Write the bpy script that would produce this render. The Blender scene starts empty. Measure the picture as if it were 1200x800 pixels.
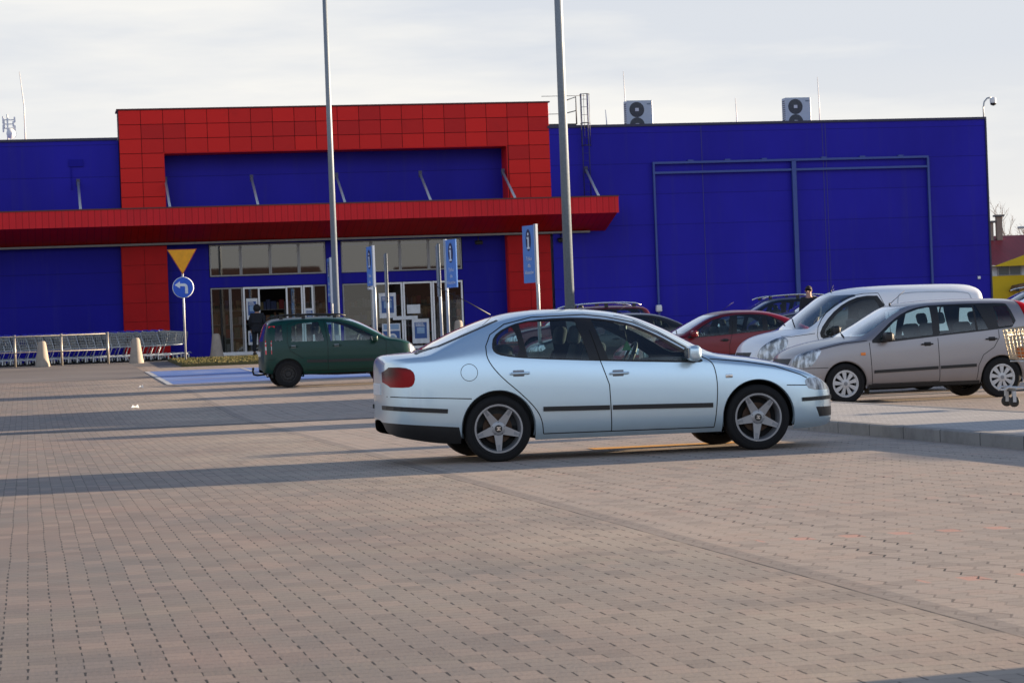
import bpy, bmesh, math, random
import numpy as np
from mathutils import Vector, Matrix
from mathutils.bvhtree import BVHTree
R = random.Random(7)
rad = math.radians
C = bpy.context.scene.collection
PSI = rad(11.27)          # the store front and the paving run at this angle
Y0 = 87.8                 # distance of the facade line
CP, SP = math.cos(PSI), math.sin(PSI)

def gz(a, b):             # ground height in the facade frame
    w = -b
    t = 45.0 - w
    if t < -2: return 0.0
    if t < 2: return 0.0222*(t+2)**2/8
    return min(0.0222*t, 1.0)
def loc2w(a, b): return (a*CP - b*SP, Y0 + a*SP + b*CP)
def w2loc(X, Y): return (X*CP + (Y-Y0)*SP, -X*SP + (Y-Y0)*CP)
def gzw(X, Y): return gz(*w2loc(X, Y))

# ------------------------------------------------------------------ materials
class Nd:
    """tiny expression helper for shader maths"""
    def __init__(s, nt, sock): s.nt, s.s = nt, sock
    def _m(s, op, o=None, c=None):
        n = s.nt.nodes.new('ShaderNodeMath'); n.operation = op
        s.nt.links.new(s.s, n.inputs[0])
        for i, v in ((1, o), (2, c)):
            if v is None: continue
            if isinstance(v, Nd): s.nt.links.new(v.s, n.inputs[i])
            else: n.inputs[i].default_value = v
        return Nd(s.nt, n.outputs[0])
    def __add__(s, o): return s._m('ADD', o)
    def __sub__(s, o): return s._m('SUBTRACT', o)
    def __mul__(s, o): return s._m('MULTIPLY', o)
    def __truediv__(s, o): return s._m('DIVIDE', o)
    def lt(s, o): return s._m('LESS_THAN', o)
    def gt(s, o): return s._m('GREATER_THAN', o)
    def floor(s): return s._m('FLOOR')
    def fract(s): return s._m('FRACT')
    def abs(s): return s._m('ABSOLUTE')
    def rnd(s): return s._m('ROUND')
    def mod(s, o): return s._m('FLOORED_MODULO', o)
    def max(s, o): return s._m('MAXIMUM', o)
    def min(s, o): return s._m('MINIMUM', o)
    def pw(s, o): return s._m('POWER', o)
    def clamp(s):
        r = s._m('ADD', 0.0); r.s.node.use_clamp = True; return r

MATS = {}
def newmat(name):
    m = bpy.data.materials.new(name); m.use_nodes = True
    nt = m.node_tree
    return m, nt, nt.nodes['Principled BSDF']
def mixc(nt, fac, a, b, mode='MIX'):
    n = nt.nodes.new('ShaderNodeMix'); n.data_type = 'RGBA'; n.blend_type = mode
    def put(sock, v):
        if isinstance(v, Nd): nt.links.new(v.s, sock)
        elif isinstance(v, bpy.types.NodeSocket): nt.links.new(v, sock)
        elif isinstance(v, (int, float)): sock.default_value = v
        else: sock.default_value = (*v[:3], 1)
    put(n.inputs[0], fac); put(n.inputs[6], a); put(n.inputs[7], b)
    return n.outputs[2]
def noise(nt, scale, detail=3, rough=.55, vec=None, dist=0, sc3=None):
    n = nt.nodes.new('ShaderNodeTexNoise'); n.inputs['Scale'].default_value = scale
    n.inputs['Detail'].default_value = detail; n.inputs['Roughness'].default_value = rough
    n.inputs['Distortion'].default_value = dist
    if vec is None:
        tc = nt.nodes.new('ShaderNodeTexCoord'); vec = tc.outputs['Object']
    if sc3:
        mp = nt.nodes.new('ShaderNodeMapping'); mp.inputs['Scale'].default_value = sc3
        nt.links.new(vec, mp.inputs[0]); vec = mp.outputs[0]
    nt.links.new(vec, n.inputs['Vector'])
    return Nd(nt, n.outputs['Fac'])
def bump(nt, bs, h, strength=.3, dist=.01):
    b = nt.nodes.new('ShaderNodeBump'); b.inputs['Strength'].default_value = strength
    b.inputs['Distance'].default_value = dist
    nt.links.new(h.s, b.inputs['Height']); nt.links.new(b.outputs[0], bs.inputs['Normal'])
def plain(name, col, rough=.6, metal=0., var=.18, nscale=6., coat=0., bmp=0., spec=.5, dirt=None):
    if name in MATS: return MATS[name]
    m, nt, bs = newmat(name)
    n = noise(nt, nscale, 4)
    f = ((n - .5)*2.2*1.0)
    lo = tuple(c*(1-var) for c in col); hi = tuple(min(1, c*(1+var)) for c in col)
    c = mixc(nt, (n*1.6-.3).clamp(), lo, hi)
    if dirt:
        c = mixc(nt, (noise(nt, nscale*.4, 5)*1.8-.7).clamp()*dirt[1], c, dirt[0])
    nt.links.new(c, bs.inputs['Base Color'])
    nt.links.new((n*.25+(rough-.12)).clamp().s, bs.inputs['Roughness'])
    bs.inputs['Metallic'].default_value = metal
    bs.inputs['Coat Weight'].default_value = coat
    bs.inputs['Specular IOR Level'].default_value = spec
    if bmp: bump(nt, bs, noise(nt, nscale*8, 3), bmp, .005)
    MATS[name] = m; return m
def paint(name, col, metal=.0, rough=.28, dust=.25, coatr=.04, coat=.55):
    if name in MATS: return MATS[name]
    m, nt, bs = newmat(name)
    tc = nt.nodes.new('ShaderNodeTexCoord')
    sep = nt.nodes.new('ShaderNodeSeparateXYZ'); nt.links.new(tc.outputs['Object'], sep.inputs[0])
    z = Nd(nt, sep.outputs[2])
    n = noise(nt, 3.0, 5)
    d = (((z*-1.6)+1.05).clamp() * (n*1.3) * dust).clamp()
    c = mixc(nt, d, col, (.16, .14, .12))
    fl = noise(nt, 900, 0)
    c = mixc(nt, (fl*.10).clamp(), c, tuple(min(1, v*1.5) for v in col))
    nt.links.new(c, bs.inputs['Base Color'])
    bs.inputs['Metallic'].default_value = metal
    nt.links.new(((d*.5)+rough).clamp().s, bs.inputs['Roughness'])
    bs.inputs['Coat Weight'].default_value = coat; bs.inputs['Specular IOR Level'].default_value = .3
    nt.links.new(((d*.5)+(n*.04)+coatr).clamp().s, bs.inputs['Coat Roughness'])
    bump(nt, bs, noise(nt, 2.2, 2), .05, .02)
    # the inner side of the panels is trim, not paint
    g = nt.nodes.new('ShaderNodeNewGeometry'); df = nt.nodes.new('ShaderNodeBsdfDiffuse')
    df.inputs[0].default_value = (.035, .035, .037, 1)
    mx = nt.nodes.new('ShaderNodeMixShader'); out = nt.nodes['Material Output']
    nt.links.new(g.outputs['Backfacing'], mx.inputs[0]); nt.links.new(bs.outputs[0], mx.inputs[1])
    nt.links.new(df.outputs[0], mx.inputs[2]); nt.links.new(mx.outputs[0], out.inputs[0])
    MATS[name] = m; return m
def glass(name, tint=(.55, .7, .68), ior=1.55, gloss=(1, 1, 1), boost=1.0, dirty=.06):
    if name in MATS: return MATS[name]
    m = bpy.data.materials.new(name); m.use_nodes = True; nt = m.node_tree; nt.nodes.clear()
    out = nt.nodes.new('ShaderNodeOutputMaterial')
    tr = nt.nodes.new('ShaderNodeBsdfTransparent'); tr.inputs[0].default_value = (*tint, 1)
    gl = nt.nodes.new('ShaderNodeBsdfGlossy'); gl.inputs['Roughness'].default_value = .015; gl.inputs[0].default_value = (*gloss, 1)
    fr = nt.nodes.new('ShaderNodeFresnel'); fr.inputs[0].default_value = ior
    g = nt.nodes.new('ShaderNodeNewGeometry')
    # thin pane: the same fresnel from both sides
    lw = nt.nodes.new('ShaderNodeLayerWeight'); lw.inputs[0].default_value = .5
    f = (((Nd(nt, lw.outputs['Facing']).pw(3.2))*1.0+.06)*boost).clamp()
    mx = nt.nodes.new('ShaderNodeMixShader'); nt.links.new(f.s, mx.inputs[0])
    nt.links.new(tr.outputs[0], mx.inputs[1]); nt.links.new(gl.outputs[0], mx.inputs[2])
    df = nt.nodes.new('ShaderNodeBsdfDiffuse'); df.inputs[0].default_value = (.35, .36, .36, 1)
    m2 = nt.nodes.new('ShaderNodeMixShader'); nz = noise(nt, 3, 4)
    nt.links.new((nz*dirty*2).clamp().s, m2.inputs[0]); nt.links.new(mx.outputs[0], m2.inputs[1]); nt.links.new(df.outputs[0], m2.inputs[2])
    nt.links.new(m2.outputs[0], out.inputs[0])
    MATS[name] = m; return m

rubber = plain('tyre rubber', (.011, .011, .012), .82, var=.35, nscale=9, bmp=.2, spec=.3)
blackp = plain('black plastic', (.012, .012, .013), .5, var=.25, nscale=12)
dark = plain('underbody dark', (.006, .006, .006), .9)
cabin = plain('cabin trim', (.03, .033, .036), .85, nscale=20, bmp=.2)
seatm = plain('seat cloth', (.035, .04, .046), .95, nscale=30, bmp=.3)
alloy = plain('alloy rim paint', (.36, .37, .39), .36, .6, var=.12, dirt=((.10, .085, .07), .5))
steelg = plain('galvanised steel', (.36, .38, .40), .42, .55, var=.15, nscale=14)
chrome = plain('chrome trim', (.7, .7, .7), .18, 1., var=.03)
glassc = glass('car side glass', (.74, .88, .86), dirty=.02)
glassw = glass('car windscreen glass', (.74, .86, .86), boost=1.6, dirty=.07)
def lampmat():
    m, nt, bs = newmat('headlamp lens')
    tc = nt.nodes.new('ShaderNodeTexCoord'); sp = nt.nodes.new('ShaderNodeSeparateXYZ'); nt.links.new(tc.outputs['Object'], sp.inputs[0])
    n = noise(nt, 14, 2, sc3=(1, 1, .5)); w = (Nd(nt, sp.outputs[0])*38).fract()
    c = mixc(nt, (n*4-1.6).clamp(), (.12, .13, .14), (.62, .68, .74)); c = mixc(nt, w.gt(.8)*.4, c, (.25, .28, .3))
    nt.links.new(c, bs.inputs['Base Color']); bs.inputs['Metallic'].default_value = .35; bs.inputs['Roughness'].default_value = .22; bs.inputs['Coat Weight'].default_value = 1
    return m
headg = lampmat()
whitep = plain('white plastic', (.75, .75, .75), .45, var=.05)
brown_rust = plain('rusted brake disc', (.06, .032, .018), .6, .4)
amber = plain('amber lens', (.75, .2, .02), .25, coat=1)
def lens():
    m, nt, bs = newmat('red lamp lens')
    tc = nt.nodes.new('ShaderNodeTexCoord'); sp = nt.nodes.new('ShaderNodeSeparateXYZ'); nt.links.new(tc.outputs['Object'], sp.inputs[0])
    w = (Nd(nt, sp.outputs[2])*90).fract()
    zz = Nd(nt, sp.outputs[2]); smoke = ((((zz-.865)*16.0).clamp()).max((((Nd(nt, sp.outputs[0])+.86)*-9.0).clamp() * ((zz-.77)*12.0).clamp())) * ((zz-1.1)*-8.0).clamp())
    c = mixc(nt, w*.35, (.36, .004, .008), (.09, .001, .003)); c = mixc(nt, smoke*.9, c, (.030, .010, .012))
    nt.links.new(c, bs.inputs['Base Color'])
    bs.inputs['Roughness'].default_value = .25; bs.inputs['Coat Weight'].default_value = .06; bs.inputs['Specular IOR Level'].default_value = .12
    return m
redlens = lens()

# ------------------------------------------------------------------ object helpers
def tag(o, label=None, cat=None, group=None, kind=None):
    if label: o['label'] = label
    if cat: o['category'] = cat
    if group: o['group'] = group
    if kind: o['kind'] = kind
    return o
def empty(name, loc, rz=0, label=None, cat=None, group=None):
    o = bpy.data.objects.new(name, None); C.objects.link(o); o.location = loc
    o.rotation_euler = (0, 0, rz); o.empty_display_size = .2
    return tag(o, label, cat, group)
def link(name, me, parent=None, loc=None, rot=None):
    o = bpy.data.objects.new(name, me); C.objects.link(o)
    if parent: o.parent = parent
    if loc: o.location = loc
    if rot: o.rotation_euler = rot
    return o
def kids(o): return [c for c in bpy.data.objects if c.parent == o]
def copy_tree(o, parent=None):
    cs = kids(o); c = o.copy(); C.objects.link(c)
    if parent: c.parent = parent
    for k in cs: copy_tree(k, c)
    return c
class MB:
    def __init__(s): s.bm = bmesh.new(); s.mats = []; s.smooth = []
    def mi(s, m):
        if m not in s.mats: s.mats.append(m)
        return s.mats.index(m)
    def _fin(s, fs, m, sm=False):
        i = s.mi(m)
        for f in fs: f.material_index = i; f.smooth = sm
    def box(s, x0, x1, y0, y1, z0, z1, m, bev=0, M=None, seg=1):
        r = bmesh.ops.create_cube(s.bm, size=1.0)
        T = Matrix.Translation(((x0+x1)/2, (y0+y1)/2, (z0+z1)/2)) @ Matrix.Diagonal((abs(x1-x0), abs(y1-y0), abs(z1-z0), 1))
        vs = r['verts']; bmesh.ops.transform(s.bm, matrix=T, verts=vs)
        fs = list({f for v in vs for f in v.link_faces})
        s._fin(fs, m, bev > 0 and seg > 1)
        if bev:
            es = list({e for v in vs for e in v.link_edges})
            rr = bmesh.ops.bevel(s.bm, geom=es, offset=bev, segments=seg, profile=.5, affect='EDGES')
            vs = list({v for f in rr['faces'] for v in f.verts} | {v for v in vs if v.is_valid})
            fs = list({f for v in vs for f in v.link_faces}); s._fin(fs, m, seg > 1)
        if M is not None: bmesh.ops.transform(s.bm, matrix=M, verts=vs)
        return vs
    def tube(s, pts, r, m, n=8, cap=True, sm=True):
        pts = [Vector(p) for p in pts]; rs = r if isinstance(r, (list, tuple)) else [r]*len(pts)
        rings = []; up = None
        for i, p in enumerate(pts):
            if i == 0: d = pts[1]-p
            elif i == len(pts)-1: d = p-pts[i-1]
            else: d = (pts[i+1]-p).normalized() + (p-pts[i-1]).normalized()
            d.normalize()
            if up is None:
                up = Vector((0, 0, 1)) if abs(d.z) < .9 else Vector((1, 0, 0))
            x = up.cross(d).normalized(); y = d.cross(x).normalized(); up = y
            rings.append([s.bm.verts.new(p + (x*math.cos(2*math.pi*k/n) + y*math.sin(2*math.pi*k/n))*rs[i]) for k in range(n)])
        fs = []
        for a, b in zip(rings, rings[1:]):
            for k in range(n): fs.append(s.bm.faces.new((a[k], a[(k+1) % n], b[(k+1) % n], b[k])))
        s._fin(fs, m, sm)
        if cap:
            s._fin([s.bm.faces.new(rings[0][::-1]), s.bm.faces.new(rings[-1])], m)
    def lathe(s, prof, m, n=32, axis='z', M=None, sm=True, closed=False, mats=None):
        rings = []
        for (r, h) in prof:
            ring = []
            for k in range(n):
                t = 2*math.pi*k/n; c, q = r*math.cos(t), r*math.sin(t)
                v = (c, q, h) if axis == 'z' else (c, h, q)
                v = Vector(v)
                if M is not None: v = M @ v
                ring.append(s.bm.verts.new(v))
            rings.append(ring)
        L = list(zip(rings, rings[1:]))
        if closed: L.append((rings[-1], rings[0]))
        for j, (a, b) in enumerate(L):
            fs = []
            for k in range(n):
                q = (a[k], a[(k+1) % n], b[(k+1) % n], b[k])
                if axis == 'y': q = q[::-1]
                try: fs.append(s.bm.faces.new(q))
                except ValueError: pass
            s._fin(fs, mats[j] if mats else m, sm)
    def poly(s, pts, m, sm=False):
        f = s.bm.faces.new([s.bm.verts.new(p) for p in pts]); s._fin([f], m, sm); return f
    def prism(s, pts, d, m, M=None, bev=0):
        """pts: 3d outline, extruded by vector d"""
        d = Vector(d); a = [s.bm.verts.new(p) for p in pts]; b = [s.bm.verts.new(Vector(p)+d) for p in pts]
        n = len(pts); fs = [s.bm.faces.new(a[::-1]), s.bm.faces.new(b)]
        for k in range(n): fs.append(s.bm.faces.new((a[k], a[(k+1) % n], b[(k+1) % n], b[k])))
        bmesh.ops.recalc_face_normals(s.bm, faces=fs)
        s._fin(fs, m)
        if M is not None: bmesh.ops.transform(s.bm, matrix=M, verts=a+b)
        return a+b
    def build(s, name, parent=None, loc=None, rot=None, sm_angle=None):
        me = bpy.data.meshes.new(name); s.bm.normal_update(); s.bm.to_mesh(me); s.bm.free()
        for m in s.mats: me.materials.append(m)
        if sm_angle is not None:
            try: me.set_sharp_from_angle(angle=rad(sm_angle))
            except Exception: pass
        return link(name, me, parent, loc, rot)
def text_part(txt, size, m, parent, loc, rot, ext=.003, sx=1, align='CENTER', name='lettering'):
    cu = bpy.data.curves.new('txt', 'FONT'); cu.body = txt; cu.size = size; cu.extrude = ext
    cu.align_x = align; cu.align_y = 'CENTER'
    o = bpy.data.objects.new('txt', cu); C.objects.link(o)
    dg = bpy.context.evaluated_depsgraph_get(); me = bpy.data.meshes.new_from_object(o.evaluated_get(dg))
    bpy.data.objects.remove(o); bpy.data.curves.remove(cu)
    me.materials.clear(); me.materials.append(m)
    q = link(name, me, parent, loc, rot); q.scale = (sx, 1, 1)
    return q

# ------------------------------------------------------------------ car bodies
def pchip(pts):
    x = np.array([p[0] for p in pts], float); y = np.array([p[1] for p in pts], float)
    h = np.diff(x); d = np.diff(y)/h; m = np.zeros(len(x))
    for i in range(1, len(x)-1):
        if d[i-1]*d[i] > 0:
            w1 = 2*h[i]+h[i-1]; w2 = h[i]+2*h[i-1]; m[i] = (w1+w2)/(w1/d[i-1]+w2/d[i])
    m[0] = d[0]; m[-1] = d[-1]
    def f(t):
        t = min(max(t, x[0]), x[-1]); i = int(min(max(np.searchsorted(x, t)-1, 0), len(h)-1))
        s = (t-x[i])/h[i]
        return float((2*s**3-3*s*s+1)*y[i]+(s**3-2*s*s+s)*h[i]*m[i]+(-2*s**3+3*s*s)*y[i+1]+(s**3-s*s)*h[i]*m[i+1])
    return f
def inpoly(px, pz, P):
    c = False; n = len(P); j = n-1
    for i in range(n):
        xi, zi = P[i]; xj, zj = P[j]
        if (zi > pz) != (zj > pz) and px < (xj-xi)*(pz-zi)/(zj-zi)+xi: c = not c
        j = i
    return c
def smoothpoly(P, it=1, closed=True):
    for _ in range(it):
        Q = []; n = len(P)
        for i in range(n if closed else n-1):
            a, b = P[i], P[(i+1) % n]
            Q += [(a[0]*.75+b[0]*.25, a[1]*.75+b[1]*.25), (a[0]*.25+b[0]*.75, a[1]*.25+b[1]*.75)]
        if not closed: Q = [P[0]]+Q+[P[-1]]
        P = Q
    return P
def circ(cx, cz, r, n=28, sz=1.0): return [(cx+r*math.cos(2*math.pi*k/n), cz+sz*r*math.sin(2*math.pi*k/n)) for k in range(n)]
def archpoly(cx, cz, r, sz=1.0):
    P = [(cx+r*math.cos(t), cz+sz*r*math.sin(t)) for t in np.linspace(0, math.pi, 22)]
    return [(cx+r*1.0, -.1)]+P+[(cx-r*1.0, -.1)]

class Body:
    def __init__(s, S):
        s.S = S; xr, xf = S['x0'], S['x1']
        top, cant, belt, bot = (pchip(S[k]) for k in ('top', 'cant', 'belt', 'bot'))
        W0 = S['W']; Lf, pf = S.get('nose', (.55, 2.4)); Lr, pr = S.get('tail', (.5, 2.6))
        lean = S.get('lean', .6); bw = S.get('beltw', .96)
        def W(x):
            tf = (xf-x)/Lf; tr = (x-xr)/Lr; w = W0
            if tf < 1: w *= max(0, 1-(1-max(tf, 0))**pf)**(1/pf)
            if tr < 1: w *= max(0, 1-(1-max(tr, 0))**pr)**(1/pr)
            m = (x-(xr+xf)/2)/((xf-xr)/2)
            return w*(1-.035*abs(m)**2.5)
        s.Wf = W
        xs = [xr + Lr*(k/22)**2.2 for k in range(23)]
        n = max(8, int((xf-Lf-xr-Lr)/.045)); a, b = xr+Lr, xf-Lf
        xs += [a+(b-a)*k/n for k in range(1, n)]
        xs += [xf - Lf*(k/22)**2.2 for k in range(22, -1, -1)]
        G = []
        for x in xs:
            w = W(x); k = w/W0; zt, zc, zs, zb = top(x), cant(x), belt(x), bot(x)
            zt = max(zt, zb+.03); zc = min(zc, zt-.004); zs = min(zs, zc-.012); zb = min(zb, zs-.02)
            yb = w*bw; yc = k*(W0*bw-(zc-zs)*lean)
            H = zs-zb
            P = [(w*.90, zb), (w*.955, zb+H*.06), (w*.985, zb+H*.18), (w, zb+H*.42), (w*.995, zb+H*.62), (w*(bw*.45+.55), zb+H*.85)]
            yz = pchip([(z, y) for y, z in P]+[(zs, yb)])
            L = [(yz(zb+H*i/22), zb+H*i/22) for i in range(22)]
            bulge = S.get('bulge', .03)*min(1, (zc-zs)/.3)*k
            for i in range(16):
                t = i/16; L.append((yb+(yc-yb)*t+bulge*math.sin(math.pi*t), zs+(zc-zs)*t))
            cr = S.get('crown', 2.2)
            for i in range(15):
                t = i/14; y = yc*(1-t); L.append((y, zc+(zt-zc)*(1-(y/yc if yc > 1e-6 else 0)**cr)))
            A = np.array(L)
            for _ in range(S.get('smooth', 5)):
                A[1:-1] = .5*A[1:-1]+.25*(A[:-2]+A[2:]); A[-1] = (0, A[-1][1])
            full = [(-y, z) for y, z in A]+[(y, z) for y, z in A[-2::-1]]
            G.append([(x, y, z) for y, z in full])
        G = np.array(G); s.G = G
        du = np.gradient(G, axis=0); dv = np.gradient(G, axis=1)
        N = np.cross(du, dv); l = np.linalg.norm(N, axis=2, keepdims=True); N = N/np.maximum(l, 1e-9)
        N[0] = (-1, 0, 0); N[-1] = (1, 0, 0)
        s.N = N
        nu, nv = G.shape[:2]
        vs = G.reshape(-1, 3).tolist()
        fs = [(i*nv+j, (i+1)*nv+j, (i+1)*nv+j+1, i*nv+j+1) for i in range(nu-1) for j in range(nv-1)]
        s.bvh = BVHTree.FromPolygons([Vector(v) for v in vs], fs)
        s.groups = {}
        regs = S['regions']   # (key, view, poly, (lo,hi) of the third axis / x, )
        R_ = []
        for key, view, P, lo, hi in regs:
            pa = [p[0] for p in P]; pb = [p[1] for p in P]
            R_.append((key, view, P, lo, hi, min(pa), max(pa), min(pb), max(pb)))
        for i in range(nu-1):
            for j in range(nv-1):
                q = [(*G[a, b], *N[a, b]) for a, b in ((i, j), (i+1, j), (i+1, j+1), (i, j+1))]
                s._cut(q, R_)
    def _cut(s, q, R_):
        pieces = [q]
        for (key, view, P, lo, hi, a0, a1, b0, b1) in R_:
            ia, ib, ic = (0, 2, 1) if view == 'side' else (1, 2, 0)
            qa = [v[ia] for v in q]; qb = [v[ib] for v in q]; qc = [v[ic] for v in q]
            if max(qa) < a0 or min(qa) > a1 or max(qb) < b0 or min(qb) > b1: continue
            if view == 'front' and (max(qc) < lo or min(qc) > hi): continue
            n = len(P)
            for k in range(n):
                (x1, z1), (x2, z2) = P[k], P[(k+1) % n]
                lx, hx, lz, hz = min(x1, x2), max(x1, x2), min(z1, z2), max(z1, z2)
                if max(qa) < lx or min(qa) > hx or max(qb) < lz or min(qb) > hz: continue
                nx, nz = z2-z1, x1-x2; ln = math.hypot(nx, nz)
                if ln < 1e-7: continue
                nx /= ln; nz /= ln; out = []
                for p in pieces:
                    ds = [(v[ia]-x1)*nx+(v[ib]-z1)*nz for v in p]
                    if max(ds) < 1e-5 or min(ds) > -1e-5: out.append(p); continue
                    A, B = [], []
                    m = len(p)
                    for t in range(m):
                        v, w, dv, dw = p[t], p[(t+1) % m], ds[t], ds[(t+1) % m]
                        if dv >= 0: A.append(v)
                        if dv <= 0: B.append(v)
                        if dv*dw < 0:
                            r = dv/(dv-dw); c = tuple(v[h]+(w[h]-v[h])*r for h in range(6)); A.append(c); B.append(c)
                    if len(A) > 2: out.append(A)
                    if len(B) > 2: out.append(B)
                pieces = out
        for p in pieces:
            c = [sum(v[h] for v in p)/len(p) for h in range(3)]
            ks = []
            for (key, view, P, lo, hi, a0, a1, b0, b1) in R_:
                ia, ib, ic = (0, 2, 1) if view == 'side' else (1, 2, 0)
                if not (a0 <= c[ia] <= a1 and b0 <= c[ib] <= b1): continue
                if view == 'front' and not (lo <= c[0] <= hi): continue
                if inpoly(c[ia], c[ib], P): ks.append(key)
            if 'arch' in ks: continue
            side = 'L' if c[1] > 0 else 'R'
            base = 'body'
            for k in ('door_front', 'door_rear', 'bumper_rear', 'bumper_front'):
                if k in ks: base = k; break
            key, mat = base, 'paint'
            for k in ks:
                if k.startswith('glass') or k in ('head', 'tail', 'wind', 'rearwin', 'tailglass', 'grille', 'lowgrille'): key = k; break
            else:
                if 'dlo' in ks or 'black' in ks: mat = 'black'
            if key.startswith('glass'): key = 'glass:'+base
            if key in ('head', 'tail', 'door_front', 'door_rear') or key.startswith('glass'): key += ':'+side
            s.groups.setdefault(key, []).append((p, mat))
    def mesh(s, key, mm, name, parent, off=0.):
        gs = s.groups.pop(key, None)
        if not gs: return None
        vid, vs, ns, fs, mi = {}, [], [], [], []
        mats = []
        for p, mat in gs:
            f = []
            for v in p:
                k = (round(v[0], 5), round(v[1], 5), round(v[2], 5))
                if k not in vid:
                    vid[k] = len(vs); vs.append((v[0]+off*v[3], v[1]+off*v[4], v[2]+off*v[5])); n = Vector(v[3:6]); ns.append(n.normalized() if n.length > 0 else Vector((0, 0, 1)))
                if not f or f[-1] != vid[k]: f.append(vid[k])
            if len(f) > 2 and f[0] == f[-1]: f = f[:-1]
            if len(set(f)) < 3: continue
            m = mm[mat]
            if m not in mats: mats.append(m)
            fs.append(f); mi.append(mats.index(m))
        me = bpy.data.meshes.new(name); me.from_pydata(vs, [], fs)
        for m in mats: me.materials.append(m)
        for p_, i in zip(me.polygons, mi): p_.material_index = i; p_.use_smooth = True
        me.update()
        if len(me.polygons) == len(fs):
            me.normals_split_custom_set_from_vertices([tuple(n) for n in ns])
        return link(name, me, parent)
    def hit(s, x, z, side):
        r = s.bvh.ray_cast(Vector((x, side*3, z)), Vector((0, -side, 0)))
        return (r[0], r[1]) if r[0] else (None, None)
    def ribbon(s, mb, pts, width, m, off=.0015, sides=(1, -1), thick=0., step=.03, closed=False):
        P = []
        pts = list(pts)+([pts[0]] if closed else [])
        for (a, b) in zip(pts, pts[1:]):
            L = math.hypot(b[0]-a[0], b[1]-a[1]); n = max(1, int(L/step))
            P += [(a[0]+(b[0]-a[0])*k/n, a[1]+(b[1]-a[1])*k/n) for k in range(n)]
        P.append(pts[-1])
        for sd in sides:
            prev = None
            for i, (x, z) in enumerate(P):
                a = P[max(0, i-1)]; b = P[min(len(P)-1, i+1)]
                dx, dz = b[0]-a[0], b[1]-a[1]; l = math.hypot(dx, dz) or 1
                nx, nz = -dz/l*width/2, dx/l*width/2
                row = []
                h0, n0 = s.hit(x, z, sd)
                if h0 is None: prev = None; continue
                for (q, o) in ((-1, 0. if thick else off), (-1, off+thick), (1, off+thick), (1, 0. if thick else off)):
                    h, n = s.hit(x+nx*q, z+nz*q, sd)
                    if h is None: h, n = Vector((x+nx*q, h0.y, z+nz*q)), n0
                    n = Vector(n); n = n if n.y*sd > 0 else -n
                    row.append(mb.bm.verts.new(h+n*o))
                if prev:
                    fs = []
                    for k in ((0, 1), (1, 2), (2, 3)):
                        if not thick and k != (1, 2): continue
                        q4 = [prev[k[0]], prev[k[1]], row[k[1]], row[k[0]]]
                        if sd > 0: q4 = q4[::-1]
                        fs.append(mb.bm.faces.new(q4))
                    mb._fin(fs, m)
                elif thick:
                    mb._fin([mb.bm.faces.new(row)], m)
                prev = row
            if thick and prev: mb._fin([mb.bm.faces.new(prev[::-1])], m)

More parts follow.
